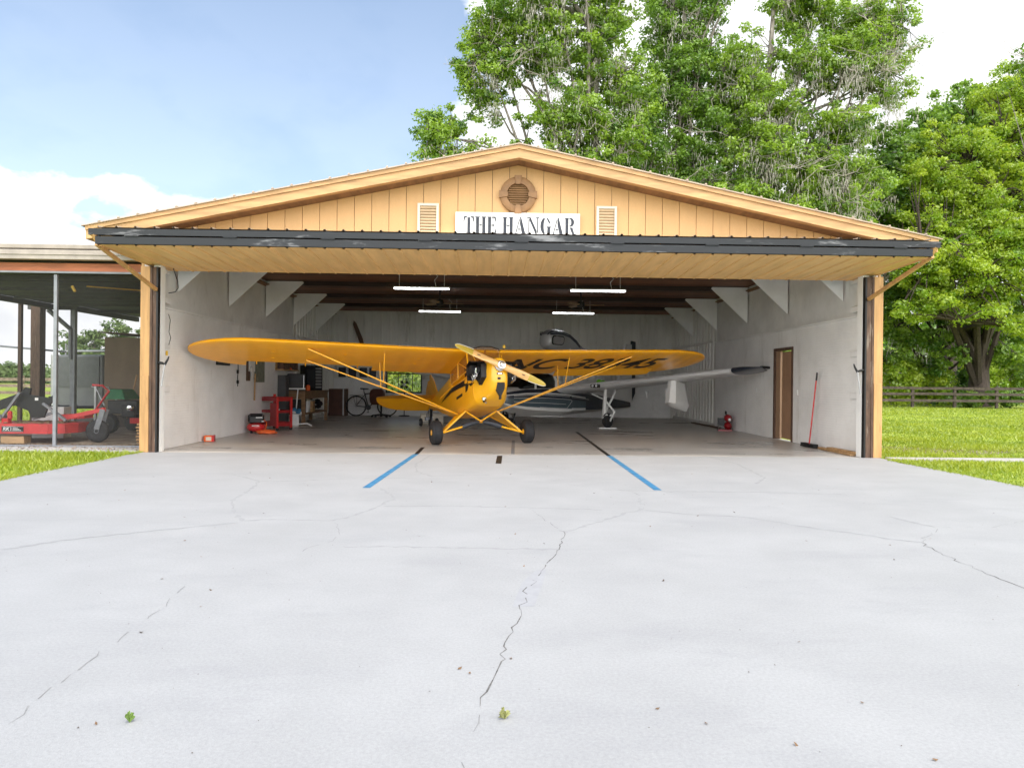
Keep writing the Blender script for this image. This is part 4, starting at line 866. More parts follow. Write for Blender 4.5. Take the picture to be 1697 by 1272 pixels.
# wings
def swr(s):
    t = abs(s); k = (t - .45) / (5.85 - .45); c = 1.55 - .55 * k; le = .62 - .10 * k; z = 1.02 + .108 * (t - .45)
    if t > 5.3: q = (t - 5.3) / .62; c *= 1 - .55 * q * q; le -= .30 * q * q
    th = .15 * c * (1 if t < 5.5 else max(.25, 1 - (t - 5.5) * 1.6))
    out = []
    for u, h in [(1, .02), (.75, .28), (.5, .48), (.25, .58), (.1, .42), (.03, .24), (0, 0), (.03, -.2), (.1, -.33), (.25, -.42), (.5, -.34), (.75, -.18), (1, -.02)]:
        out.append(A_(le - c * u, s, z + h * th + (.0 if t < 5.3 else .03 * (t - 5.3)) - u * .09))
    return out
for sg in (-1, 1):
    m = MB(); m.loft([swr(sg * s) for s in (.42, .6, 1.2, 2.5, 4, 5.28)]); WG = m.build('wing', 'silver', Q_, smooth=True, sharp=50)
    m = MB(); m.loft([swr(sg * s) for s in (5.285, 5.45, 5.6, 5.72, 5.82, 5.88)]); m.build('wing_tip', 'navy', WG, smooth=True, sharp=50)
    m = MB(); m.bar(A_(.1, sg * 5.84, 1.62), A_(-.2, sg * 6.02, 1.60), .09, .05); m.build('tip_bumper', 'black', WG)
    m = MB(); zf = lambda s: 1.02 + .108 * (s - .45)
    # float: keel-shaped hull with slab pylon
    m.loft([[A_(.30, sg * 3.62, 1.30), A_(.36, sg * 3.72, 1.30), A_(.30, sg * 3.82, 1.30), A_(-.30, sg * 3.77, 1.22), A_(-.30, sg * 3.67, 1.22)],
            [A_(.38, sg * 3.58, .82), A_(.45, sg * 3.72, .82), A_(.38, sg * 3.86, .82), A_(-.42, sg * 3.80, .78), A_(-.42, sg * 3.64, .78)],
            [A_(.40, sg * 3.58, .74), A_(.49, sg * 3.72, .76), A_(.40, sg * 3.86, .74), A_(-.48, sg * 3.82, .66), A_(-.48, sg * 3.62, .66)],
            [A_(.28, sg * 3.66, .64), A_(.38, sg * 3.72, .66), A_(.28, sg * 3.78, .64), A_(-.46, sg * 3.74, .50), A_(-.46, sg * 3.70, .50)]])
    m.build('float', 'hullwhite', Q_, smooth=True, sharp=45)
    m = MB(); m.box(A_(.64, sg * 1.72, zf(1.72) - .02), (.24, .10, .09)); LL = m.build('landing_light', 'darkglass', Q_, bevel=.01)
    m = MB()
    for d in (-.055, .055): m.lathe([(0, -.055), (.03, -.053), (.03, -.05)], 12, A_(.64, sg * 1.72 + d, zf(1.72) - .015), 'Y')
    m.build('bulb', 'white', LL)
    # main gear
    m = MB(); g0 = Vector(A_(.02, sg * 1.66, zf(1.7) - .06)); g1 = Vector(A_(.0, sg * 1.60, .16)); m.tube([g0, g0.lerp(g1, .5), g1], [.045, .06, .05], 10); m.tube([A_(-.35, sg * 1.75, .98), g0.lerp(g1, .75)], .03, 8); m.tube([A_(.05, sg * 1.25, .92), g0.lerp(g1, .35)], .018, 8); m.tube([g0.lerp(g1, .35), A_(-.05, sg * 1.9, .45), A_(-.02, sg * 1.78, .2)], .028, 8); m.build('main_gear_leg', 'hullwhite', Q_, smooth=True)
    m = MB(); m.lathe([(.05, -.07), (.16, -.08), (.19, -.05), (.195, 0), (.19, .05), (.16, .08), (.05, .07)], 24, A_(0, sg * 1.72, .22), 'X'); MW = m.build('main_wheel', 'rubber', Q_, smooth=True)
    m = MB(); m.tube([A_(.16, sg * 1.66, .27), A_(.1, sg * 1.75, .36), A_(-.1, sg * 1.8, .36), A_(-.18, sg * 1.7, .28)], .035, 8); m.tube([A_(.1, sg * 1.60, .30), A_(.0, sg * 1.66, .36), A_(-.12, sg * 1.60, .31)], .03, 8); m.build('wheel_strap', 'hullwhite', MW, smooth=True)
    m = MB(); m.tube([A_(-.6, sg * 2.6, 1.02), A_(-.5, sg * 2.62, .85), A_(-.35, sg * 2.66, 1.02)], .02, 6); m.box(A_(-.55, sg * 4.2 * .75, .98), (.05, .05, .22)); m.each('wing_fitting', 'silver' if sg > 0 else 'black', WG, smooth=True)
m = MB()
for sg in (-1, 1): m.tube([A_(.05, sg * .1, 1.1), A_(-.2, sg * .12, 2.2)], .05, 8); m.tube([A_(-.7, sg * .16, .98), A_(-.5, sg * .14, 2.2)], .035, 8)
m.build('engine_pylon', 'hullwhite', Q_, smooth=True)
ns = [(.52, .15, 2.22, 2.55, 2.7), (.48, .20, 2.17, 2.61, 3), (.28, .235, 2.12, 2.70, 3), (-.05, .24, 2.11, 2.73, 3), (-.4, .21, 2.13, 2.66, 3), (-.85, .14, 2.16, 2.44, 2.6), (-1.15, .08, 2.17, 2.29, 2.2)]
def nring(a, hw, z0, z1, e, n=24):
    return [A_(a, hw * math.copysign(abs(math.cos(t)) ** (2 / e), math.cos(t)), (z0 + z1) / 2 + (z1 - z0) / 2 * math.copysign(abs(math.sin(t)) ** (2 / e), math.sin(t))) for t in [2 * PI * (j + .5) / n for j in range(n)]]
m = MB(); m.loft([nring(*q) for q in ns], mfun=lambda i, j: 1 if (j in (3, 8)) else (2 if 4 <= j <= 7 else 0)); NC = m.build('engine_nacelle', ['nacelle', 'navy', 'galv'], Q_, smooth=True, sharp=50)
for sg in (-1, 1):
    m = MB(); m.prism([(.46, 2.30), (.46, 2.45), (.40, 2.52), (-.02, 2.52), (-.09, 2.46), (-.06, 2.32), (.03, 2.26), (.40, 2.26)], lambda a, z, k: A_(a, sg * (.19 + .058 * k - .16 * max(0, a - .25)), z)); m.build('cowl_opening', 'black', NC)
    m = MB(); m.prism([(.42, 2.315), (.42, 2.44), (.37, 2.49), (.0, 2.49), (-.06, 2.45), (-.03, 2.33), (.04, 2.285), (.38, 2.285)], lambda a, z, k: A_(a, sg * (.205 + .046 * k - .16 * max(0, a - .25)), z)); m.build('cowl_mesh', 'alum', NC)
    m = MB()
    for z0, z1, wd in ((2.575, 2.38, .03), (2.625, 2.42, .016)):
        L = [(.50, z0 - .02), (.28, z0), (0, z0), (-.4, z0 - .05), (-.85, (z0 + z1) / 2 - .09), (-1.12, z1 - .12)]
        for (a0, b0), (a1, b1) in zip(L, L[1:]):
            h0, h1 = [np.interp(-a, [-q[0] for q in ns], [q[1] for q in ns]) * .93 + .012 for a in (a0, a1)]
            m.bar(A_(a0, sg * h0, b0), A_(a1, sg * h1, b1), .02, wd * 1.6)
    m.build('nacelle_stripe', 'navy', NC)
m = MB(); m.box(A_(-1.22, 0, 2.235), (1.7, .03, .11), rot=Matrix.Rotation(R(20), 3, 'Y')); m.lathe([(.09, -.06), (.08, .06), (0, .12)], 16, A_(-1.22, 0, 2.235), 'Y'); m.build('pusher_propeller', 'galv', Q_)
m = MB(); m.prism([(-3.2, .70), (-3.75, 1.8), (-3.95, 2.5), (-4.35, 2.5), (-4.4, .58)], lambda a, z, k: A_(a, -.03 + .06 * k, z)); FN = m.build('fin', 'hullwhite', Q_)
m = MB(); m.prism([(-4.38, .6), (-4.36, 2.62), (-4.62, 2.6), (-4.62, .9)], lambda a, z, k: A_(a, -.025 + .05 * k, z)); m.build('rudder', 'navy', Q_)
m = MB(); m.prism([(-1.3, -4.45), (-1.2, -3.9), (1.2, -3.9), (1.3, -4.45)], lambda s, a, k: A_(a, s, 1.78 + .05 * k)); m.build('tailplane', 'hullwhite', Q_)
m = MB(); m.lathe([(.04, -.05), (.13, -.05), (.15, 0), (.13, .05), (.04, .05)], 20, A_(2.0, 0, .15), 'X'); m.tube([A_(2.0, .07, .15), A_(1.9, .07, .45)], .025, 8); m.build('nose_wheel', 'rubber', Q_, smooth=True)
bp = MB(); bp.box((0, 0, .018), (.46, .30, .03)); o = bp.build('wheel_board', 'white', bevel=.004); gl = Vector((1.55, 8.16, 0)) + Vector((.768, -.641, 0)) * 1.70; o.location = (gl.x, gl.y, 0); tag(o, 'white board on the floor under the grey seaplane wheel', 'board')
LB = MB(); LB.lathe([(.0, 0), (.06, 0), (.075, .03), (.05, .075), (.02, .09), (0, .09)], 14); LB.tube([(.05, 0, .04), (.12, .02, .05), (.16, 0, .03)], .02, 6); o = LB.build('green_rag', 'limegreen', smooth=True)
lb = Vector((1.55, 8.16, 0)) + Vector((.768, -.641, 0)) * 1.55 + Vector((-.641, -.768, 0)) * .18; o.location = (lb.x, lb.y, 1.225); tag(o, 'bright lime green cloth lying on the grey seaplane wing', 'cloth')
# ------------------------------------------------------------------ things inside the hangar
def wheel(mb_par, name, c, r, w, axis='X', rim='alum', parts=True):
    m = MB(); h = w / 2
    prof = [(r * .55, -h * .9), (r * .85, -h), (r * .97, -h * .6), (r, 0), (r * .97, h * .6), (r * .85, h), (r * .55, h * .9)]
    m.lathe(prof, 26, c, axis); o = m.build(name, 'rubber', mb_par, smooth=True, sharp=50)
    m = MB(); m.lathe([(0, -h * .7), (r * .2, -h * .95), (r * .22, -h * .6), (r * .5, -h * .55), (r * .56, -h * .92), (r * .56, h * .92), (r * .5, h * .55), (r * .22, h * .6), (r * .2, h * .95), (0, h * .7)], 22, c, axis)
    m.build('rim', rim, o, smooth=True); return o
# pancake compressor
t = thing('air_compressor', 'red and black pancake air compressor on the floor by the left wall', 'compressor', (-5.56, 4.42, 0), R(20))
m = MB(); m.lathe([(0, .04), (.12, .04), (.18, .07), (.205, .12), (.205, .15), (.18, .20), (.10, .235), (0, .24)], 28); m.build('tank', 'red', t, smooth=True)
m = MB(); m.box((0, .02, .31), (.30, .22, .15)); m.box((0, .02, .40), (.26, .16, .03)); m.build('motor_cover', 'black', t, bevel=.02)
m = MB(); m.tube([(-.16, 0, .25), (-.16, 0, .40), (-.12, 0, .43), (.12, 0, .43), (.16, 0, .40), (.16, 0, .25)], .014, 8); m.build('handle', 'black', t, smooth=True)
m = MB()
for a in (45, 135, 225, 315): m.lathe([(.025, 0), (.025, .07)], 10, (.14 * math.cos(R(a)), .14 * math.sin(R(a)), 0), 'Z')
m.each('rubber_foot', 'rubber', t)
m = MB(); m.box((.06, -.095, .355), (.14, .006, .02)); m.box((-.02, -.187, .175), (.16, .02, .02), rot=Matrix.Rotation(R(-40), 3, 'X')); m.each('label_strip', 'white', t)
m = MB(); m.lathe([(.03, 0), (.03, .02), (0, .022)], 14, (.14, -.12, .26), 'Z'); m.build('gauge', 'white', t)
m = MB(); m.tube([(.16, -.05, .3), (.22, -.12, .25), (.2, -.2, .1), (.12, -.26, .03)], .01, 6); m.build('outlet_hose', 'orange', t, smooth=True)
# hose coil
m = MB(); pts = []
for i in range(140): a = i * .33; r_h = .155 + .05 * math.sin(i * .37) * .5 + .02 * math.sin(i * 1.7); pts.append((r_h * 1.2 * math.cos(a), r_h * math.sin(a), .014 + .055 * (i / 140) + .006 * math.sin(i)))
m.tube(pts, .011, 6); o = m.build('hose_coil', 'orange', smooth=True); o.location = (-5.26, 4.2, 0); tag(o, 'coil of orange air hose lying on the floor', 'hose')
m = MB(); m.bb(-.30, -.08, -.05, .1, 0, .10); m.bb(-.06, .0, -.05, .0, 0, .16)
# tool cart
t = thing('tool_cart', 'red open tool cart with shelves standing against the left wall', 'tool cart', (-5.48, 5.6, 0), R(-40))
for z0, z1 in ((.10, .20), (.42, .48), (.70, .80)):
    m = MB(); m.bb(-.36, .36, -.2, -.185, z0, z1); m.bb(-.36, .36, .185, .2, z0, z1); m.bb(-.36, -.345, -.185, .185, z0, z1); m.bb(.345, .36, -.185, .185, z0, z1); m.bb(-.345, .345, -.185, .185, z0, z0 + .012); m.build('tray', 'darkred', t)
for x in (-.35, .35):
    for y in (-.19, .19):
        m = MB(); m.bb(x - .025, x + .025, y - .022, y + .022, .06, .86 if x < 0 else .80); m.build('post', 'red', t)
        m = MB(); m.lathe([(0, -.015), (.035, -.015), (.035, .015), (0, .015)], 14, (x, y, .036), 'X'); m.build('caster', 'rubber', t)
m = MB(); m.bb(.08, .345, -.21, -.201, .10, .66); m.build('side_panel', 'darkred', t)
m = MB(); m.bb(-.1, .02, -.1, .1, .435, .50); m.build('tray_clutter', 'paper', t)
# rag ball, stand, jack
t = thing('drill_stand', 'white pedestal with blue and white rags beside the red tool cart', 'stand', (-5.42, 7.1, 0), R(10))
m = MB(); m.bb(-.09, .09, -.09, .09, 0, .32); m.tube([(0, .08, .3), (.05, .1, .98)], .016, 8); m.tube([(-.22, .1, .98), (.24, .1, .98)], .022, 8); m.tube([(.08, 0, .05), (.32, 0, .06), (.42, 0, 0)], .022, 8); m.build('frame', 'white', t, bevel=.006)
m = MB()
for i in range(9):
    c = Vector((rng.normal(0, .06), -.08 + rng.normal(0, .03), .38 + rng.normal(0, .06)))
    m.lathe([(0, -.06), (.05, -.04), (.065, 0), (.045, .045), (0, .06)], 9, tuple(c), 'Z', mi=i % 2)
m.build('rags', ['blue', 'white'], t, smooth=True)
# workbench with clutter
t = thing('workbench', 'dark wooden workbench with a lower shelf in the back left corner', 'workbench', (-5.54, 8.75, 0), 0)
m = MB(); m.bb(-.29, .29, -1.35, 1.35, .86, .92); m.build('top', 'benchwood', t); m = MB(); m.bb(-.27, .27, -1.3, 1.3, .28, .32); m.build('shelf', 'benchwood', t); m = MB(); m.bb(-.28, .28, -1.335, -1.312, .70, .858); m.bb(.25, .28, -1.31, 1.3, .70, .858); m.build('apron_rail', 'benchwood', t)
for x in (-.23, .23):
    for y in (-1.28, 1.28): m = MB(); m.bb(x - .045, x + .045, y - .045, y + .045, 0, .86); m.build('leg', 'benchwood', t)
t = thing('television', 'old black box television standing on the workbench', 'television', (-5.54, 7.66, .921), R(8))
m = MB(); m.bb(-.23, .23, -.2, -.15, 0, .46); m.loft([[(-.22, -.148, .01), (.22, -.148, .01), (.22, -.148, .45), (-.22, -.148, .45)], [(-.18, .25, .06), (.18, .25, .06), (.18, .25, .4), (-.18, .25, .4)]]); m.build('casing', 'black', t, bevel=.012)
m = MB(); m.bb(-.19, .17, -.206, -.2005, .06, .42); m.build('screen', 'black', t); m = MB(); m.bb(.19, .21, -.205, -.2005, .06, .42); m.build('trim', 'alum', t)
t = thing('red_drum', 'dark grey metal cabinet against the left wall behind the tool cart', 'cabinet', (-5.72, 7.0, 0)); t.name = 'metal_cabinet'
m = MB(); m.bb(-.1, .1, -.16, .16, 0, 1.34); m.build('body', M('dark_grey_enamel', (.05, .052, .055), .5), t, bevel=.008); m = MB(); m.bb(.1, .108, -.15, .15, .06, 1.30); m.build('door', M('grey_enamel', (.07, .07, .075), .45), t)
def singlebox(name, label, cat, c, d, mat, rz=0, group=None, bevel=.006):
    m = MB(); m.bb(-d[0] / 2, d[0] / 2, -d[1] / 2, d[1] / 2, 0, d[2]); o = m.build(name, mat, bevel=bevel); o.location = c; o.rotation_euler = (0, 0, rz); return tag(o, label, cat, group)
def crate(name, label, cat, c, d, mat, mat2, rz=0, group=None):
    t = thing(name, label, cat, c, rz, group); m = MB(); e = .012
    m.bb(-d[0] / 2, d[0] / 2, -d[1] / 2, d[1] / 2, 0, d[2] - .05); m.build('body', mat, t, bevel=.006); m = MB(); m.bb(-d[0] / 2 - e, d[0] / 2 + e, -d[1] / 2 - e, d[1] / 2 + e, d[2] - .049, d[2]); m.build('lid', mat2, t, bevel=.006); return t
crate('storage_box', 'white storage box on the lower shelf of the workbench', 'box', (-5.42, 8.1, .321), (.2, .2, .36), 'white', 'cream')
crate('storage_box', 'tan cardboard box on the lower shelf of the workbench beside the white box', 'box', (-5.40, 8.5, .321), (.2, .26, .30), 'wood', 'woodlite')
crate('storage_box', 'black box pushed under the near end of the workbench', 'box', (-5.56, 7.72, .321), (.40, .4, .36), 'black', 'black')
m = MB()
for i in range(14): 
    c = (rng.uniform(-.14, .14), rng.uniform(-.4, .35), rng.uniform(.08, .26)); m.lathe([(0, -.09), (.08, -.06), (.10, 0), (.07, .06), (0, .09)], 9, c, 'Z', mi=i % 2)
o = m.build('clothes_heap', ['paper', 'black'], smooth=True); o.location = (-5.5, 9.3, .34); tag(o, 'heap of pale and dark cloths on the workbench shelf', 'cloths')
t = thing('parts_drawers', 'black and grey small parts drawer unit on the workbench', 'drawer unit', (-5.42, 9.0, .921), R(62)); m = MB(); m.bb(-.35, .35, .0, .2, 0, .72); m.build('casing', 'black', t)
m = MB()
for k in range(7): m.bb(.06, .30, -.018, -.002, .06 + k * .09, .12 + k * .09)
m.each('drawer_front', 'alum', t); m = MB(); m.bb(-.30, .0, -.02, -.002, .08, .6); m.build('panel', M('dark_panel', (.02, .022, .025), .5, var=.4, scale=20), t)
m = MB(); m.lathe([(0, 0), (.05, 0), (.06, .04), (.06, .13), (.03, .16), (0, .17)], 14); o = m.build('orange_jug', 'orange', smooth=True); o.location = (-5.32, 7.95, .921); tag(o, 'small orange jug at the front edge of the workbench', 'jug')
t = thing('wall_shelf', 'wooden wall shelf with papers and orange straps above the cabinet', 'shelf', (-5.81, 7.3, 1.46)); m = MB(); m.bb(0, .22, -.7, .75, 0, .03); m.bb(0, .02, -.7, .75, .031, .3); m.build('board', 'wood', t); m = MB(); m.bb(.03, .2, -.6, -.05, .031, .26); m.bb(.03, .2, .3, .68, .031, .22); m.each('books', M('mixed_books', (.10, .05, .03), .7, var=.8, scale=14), t)
m = MB(); m.tube([(.1 + .05 * math.sin(i), -.05 + i * .03, .06 + .025 * math.sin(i * 2.1)) for i in range(16)], .026, 8); m.build('straps', 'orange', t, smooth=True)
t = thing('picture_frame', 'black framed picture on the left wall under the wing tip', 'picture', (-5.825, 3.1, 1.5)); m = MB(); m.bb(0, .02, -.36, .36, 0, .03); m.bb(0, .02, -.36, .36, .22, .25); m.bb(0, .02, -.36, -.33, .03, .22); m.bb(0, .02, .33, .36, .03, .22); m.build('frame', 'black', t); m = MB(); m.bb(0, .012, -.33, .33, .031, .219); m.build('print', 'print', t)
t = thing('work_lamp', 'black hanging cord with plugs on the left wall', 'cord', (-5.825, 3.92, 1.06)); m = MB(); m.tube([(.02, 0, .6), (.02, .02, .4), (.02, -.01, .2), (.02, .0, 0)], .009, 6); m.build('cord', 'black', t); m = MB(); m.bb(0, .05, -.06, .08, .50, .60); m.bb(.0, .035, -.02, .03, .28, .36); m.bb(0, .035, -.02, .04, .06, .13); m.each('plug', 'black', t); t.name = 'power_cord'
t = thing('notice_board', 'wall rack with papers and a grey green chart on the left wall', 'notice board', (-5.825, 4.5, 1.12)); m = MB(); m.bb(0, .02, 0, .22, .06, .62); m.build('rack', 'wooddark', t); m = MB(); m.bb(.022, .035, .1, .5, .28, .54); m.bb(.036, .045, .22, .42, .14, .4); m.each('paper', 'paper', t); m = MB(); m.bb(0, .018, .52, 1.25, .03, .66); m.build('chart', 'greygreen', t)
m = MB(); m.tube([(.03, 0, 0), (.03, .02, .5), (.06, -.05, .62)], .018, 7); o = m.build('walking_stick', 'wood', smooth=True); o.location = (-5.82, 4.98, .72); tag(o, 'wooden stick hanging below the papers on the left wall', 'stick')
t = thing('gasoline_can', 'small red box with a pale label on the floor by the left wall', 'box', (-5.70, 2.13, 0), R(8)); t.name = 'small_box'; m = MB(); m.bb(-.09, .09, -.07, .07, 0, .115); m.build('body', 'orange', t, bevel=.008); m = MB(); m.bb(-.05, .05, -.074, -.071, .02, .09); m.build('label', 'cream', t); m = MB(); m.bb(.06, .095, -.075, .07, .0, .12); m.build('end_cap', 'red', t)
# bicycle
t = thing('bicycle', 'black bicycle with rear rack leaning against the back wall', 'bicycle', (-4.93, 12.85, 0), R(2))
def bikewheel(x, name='wheel'):
    m = MB(); m.tube([(x + .335 * math.cos(a), 0, .345 + .335 * math.sin(a)) for a in np.linspace(0, 2 * PI, 40, endpoint=False)], .022, 8, closed=True); o = m.build('wheel', 'rubber', t, smooth=True)
    m = MB()
    for k in range(18): a = 2 * PI * k / 18; m.tube([(x, .02 * (-1) ** k, .345), (x + .32 * math.cos(a), 0, .345 + .32 * math.sin(a))], .0025, 4)
    m.tube([(x, -.05, .345), (x, .05, .345)], .025, 10); m.build('spokes', 'alum', o)
bikewheel(0); bikewheel(1.07)
m = MB(); bb_ = (.42, 0, .30); st_ = (.28, 0, .80); hd = (.86, 0, .82)
for p, q, r in ((bb_, st_, .018), ((st_[0], 0, .76), hd, .018), (bb_, (.88, 0, .72), .02), ((0, .04, .345), bb_, .012), ((0, -.04, .345), bb_, .012), ((0, .04, .345), (.29, 0, .74), .01), ((0, -.04, .345), (.29, 0, .74), .01), (hd, (.89, 0, .70), .022), ((.89, .04, .7), (1.07, .04, .345), .013), ((.89, -.04, .7), (1.07, -.04, .345), .013)): m.tube([p, q], r, 8)
m.build('frame', 'black', t, smooth=True)
m = MB(); m.loft([[(.14, -.07, .92), (.14, .07, .92), (.14, .06, .97), (.14, -.06, .97)], [(.28, -.06, .91), (.28, .06, .91), (.28, .05, .96), (.28, -.05, .96)], [(.42, -.02, .92), (.42, .02, .92), (.42, .015, .955), (.42, -.015, .955)]]); m.tube([(.27, 0, .78), (.25, 0, .92)], .013, 6); m.build('saddle', 'black', t)
m = MB(); m.tube([(hd[0], 0, .8), (.84, 0, .98), (.9, 0, 1.0)], .013, 6); m.tube([(.84, -.28, 1.0), (.9, -.1, 1.01), (.9, .1, 1.01), (.84, .28, 1.0)], .013, 6); m.build('handlebar', 'black', t, smooth=True)
m = MB(); m.bb(-.22, .22, -.06, .06, .70, .715); m.tube([(0, .06, .345), (.0, .06, .70)], .006, 5); m.tube([(0, -.06, .345), (-.1, -.06, .70)], .006, 5); m.build('rack', 'black', t)
m = MB(); m.lathe([(.09, -.005), (.09, .005)], 20, (.42, -.05, .30), 'Y'); m.box((.42, -.07, .22), (.02, .02, .18)); m.box((.42, -.1, .13), (.09, .06, .02)); m.build('crank', 'black', t)
# office chair
t = thing('office_chair', 'brown padded swivel chair in front of the bicycle', 'chair', (-3.95, 12.1, 0), R(160))
m = MB()
for k in range(5): a = R(72 * k + 10); m.bar((0, 0, .10), (.31 * math.cos(a), .31 * math.sin(a), .06), .05, .035); m.lathe([(0, -.03), (.03, -.03), (.03, .03), (0, .03)], 10, (.31 * math.cos(a), .31 * math.sin(a), .03), 'X')
m.tube([(0, 0, .08), (0, 0, .42)], .03, 10); m.build('base', 'black', t)
m = MB(); m.bb(-.26, .26, -.26, .26, .42, .53); m.build('seat', 'brown', t, bevel=.04)
m = MB(); m.loft([[(x * w_, y, z) for x, y in ((-1, .22), (1, .22), (1, .33), (-1, .33))] for z, w_ in ((.48, .24), (.6, .27), (.8, .27), (.9, .23), (.95, .14))]); m.build('backrest', 'brown', t, smooth=True, sharp=60, bevel=.02)
t = thing('side_cabinet', 'dark brown wooden cabinet standing beside the bicycle at the back wall', 'cabinet', (-5.55, 12.9, 0)); m = MB(); m.bb(-.3, .28, -.25, .25, 0, .93); m.build('body', 'wooddark', t); m = MB(); m.bb(.20, .24, -.275, -.251, .02, .94); m.build('edge_strip', 'alum', t); m = MB(); m.bb(-.26, .17, -.265, -.251, .05, .88); m.build('door', 'brown', t)
t = thing('wall_rack', 'white rack with dark bins fixed on the back wall above the bicycle', 'rack', (-4.97, 13.2, 1.33)); m = MB(); m.bb(-.68, .72, -.02, .03, -.03, 0)
for x in (-.68, -.36, .02, .40, .70): m.bb(x - .025, x + .02, -.05, .03, 0, .42)
m.build('frame', 'white_rib', t)
for x in (-.52, -.17, .21, .55): m = MB(); m.bb(x - .13, x + .125, -.03, .03, .01, .34); m.build('bin', M('dark_bin', (.012, .014, .02), .4), t)
# green world seen in the back window comes from the trees; a floor fan stands before it
t = thing('pedestal_fan', 'black pedestal fan standing in front of the back window', 'fan', (-3.28, 12.9, 0)); m = MB(); m.tube([(0, 0, .02), (0, 0, 1.0)], .015, 8); m.lathe([(0, 0), (.2, 0), (.18, .03), (0, .04)], 20); m.build('stand', 'black', t, smooth=True)
m = MB(); m.tube([(.19 * math.cos(a), -.03, 1.1 + .19 * math.sin(a)) for a in np.linspace(0, 2 * PI, 30, endpoint=False)], .007, 6, closed=True); m.lathe([(0, -.08), (.05, -.07), (.05, .06), (0, .08)], 14, (0, 0, 1.1), 'Y')
for k in range(12): a = 2 * PI * k / 12; m.tube([(0, -.08, 1.1), (.19 * math.cos(a), -.03, 1.1 + .19 * math.sin(a))], .003, 4)
m.build('cage', 'alum', t)
for k in range(4):
    a = R(90 * k + 45); m = MB(); m.add([(0, -.04, 1.1)] + [(.16 * math.cos(a + d), -.04 + .03 * (1 if d > 0 else -1), 1.1 + .16 * math.sin(a + d)) for d in (-.4, 0., .4)], [(0, 1, 2), (0, 2, 3)]); m.add([(0, -.035, 1.1)] + [(.16 * math.cos(a + d), -.035 + .03 * (1 if d > 0 else -1), 1.1 + .16 * math.sin(a + d)) for d in (-.4, 0., .4)], [(2, 1, 0), (3, 2, 0)]); m.build('blade', 'black', t, fix=False)
# propeller blade on the back wall
m = MB(); L = [(0, 0), (.03, .35), (.10, .7), (.10, 1.3), (.05, 1.42), (-.03, 1.3), (-.06, .6), (-.04, .1)]
m.prism(L, lambda x, z, k: (x, .02 * k, z)); o = m.build('propeller_blade', 'wooddark', bevel=.006); o.location = (-4.6, 13.16, 2.0); o.rotation_euler = (0, R(-23), 0); tag(o, 'dark wooden propeller blade hung slanting on the back wall', 'propeller blade')
m = MB(); m.lathe([(.02, 0), (.07, .06), (.075, .08), (.04, .08)], 14, (0, 0, 0), 'Y'); m.tube([(0, 0, 0), (.0, .1, .05)], .02, 6); o = m.build('spot_lamp', 'white', smooth=True); o.location = (-5.72, 9.8, 2.62); tag(o, 'small white spotlight on the left wall below the gussets', 'spotlight')
# right wall: twin-stack compressor, broom, planks
t = thing('twin_compressor', 'small dark red twin tank air compressor by the right wall', 'compressor', (5.95, 6.75, 0), R(75))
for z in (.13, .33): m = MB(); m.lathe([(0, -.24), (.06, -.22), (.095, -.17), (.095, .17), (.06, .22), (0, .24)], 20, (0, -.05, z), 'X'); m.build('tank', 'darkred', t, smooth=True)
m = MB(); m.box((0.02, .12, .22), (.30, .16, .2)); m.tube([(-.2, 0, .42), (-.2, 0, .5), (.2, 0, .5), (.2, 0, .42)], .014, 8); m.build('motor', 'black', t, bevel=.015)
m = MB(); m.lathe([(0, -.012), (.05, -.012), (.05, .012), (0, .012)], 16, (.23, .1, .14), 'X'); m.lathe([(0, -.012), (.035, -.012), (.035, .012), (0, .012)], 16, (-.25, -.08, .3), 'X'); m.build('gauge', 'white', t)
m = MB(); m.bb(-.25, .25, -.15, .2, 0, .035); m.build('base', 'darkred', t)
t = thing('push_broom', 'red handled push broom leaning against the white right wall', 'broom', (6.02, 1.95, 0)); m = MB(); m.tube([(-.02, -.05, .07), (.07, -.12, 1.30)], .014, 8); m.build('handle', 'red', t, smooth=True); m = MB(); m.tube([(.071, -.121, 1.302), (.082, -.13, 1.46)], .017, 8); m.build('grip', 'black', t, smooth=True)
m = MB(); m.bb(-.05, .05, -.28, .28, .03, .075); m.bb(-.055, .06, -.29, .29, 0, .03); m.build('head', 'black', t, bevel=.006)
for i, (y0, y1, x, z) in enumerate(((.25, 1.62, 6.02, 0), (.2, 1.2, 6.10, .035))):
    m = MB(); m.bb(-.055, .055, 0, y1 - y0, 0, .034); o = m.build('plank', 'wood', bevel=.003); o.location = (x - .02 * i, y0, z); o.rotation_euler = (0, 0, R(-3 + 4 * i)); tag(o, ['brown plank lying on the floor along the right wall', 'shorter brown plank lying on top of the other by the right wall'][i], 'plank', 'planks by the right wall')
m = MB(); m.bb(-.06, .06, 0, 2.6, 0, .03); o = m.build('plank', 'wooddark', bevel=.003); o.location = (6.05, 7.6, 0); tag(o, 'dark plank on the floor beyond the twin tank compressor', 'plank', 'planks by the right wall')

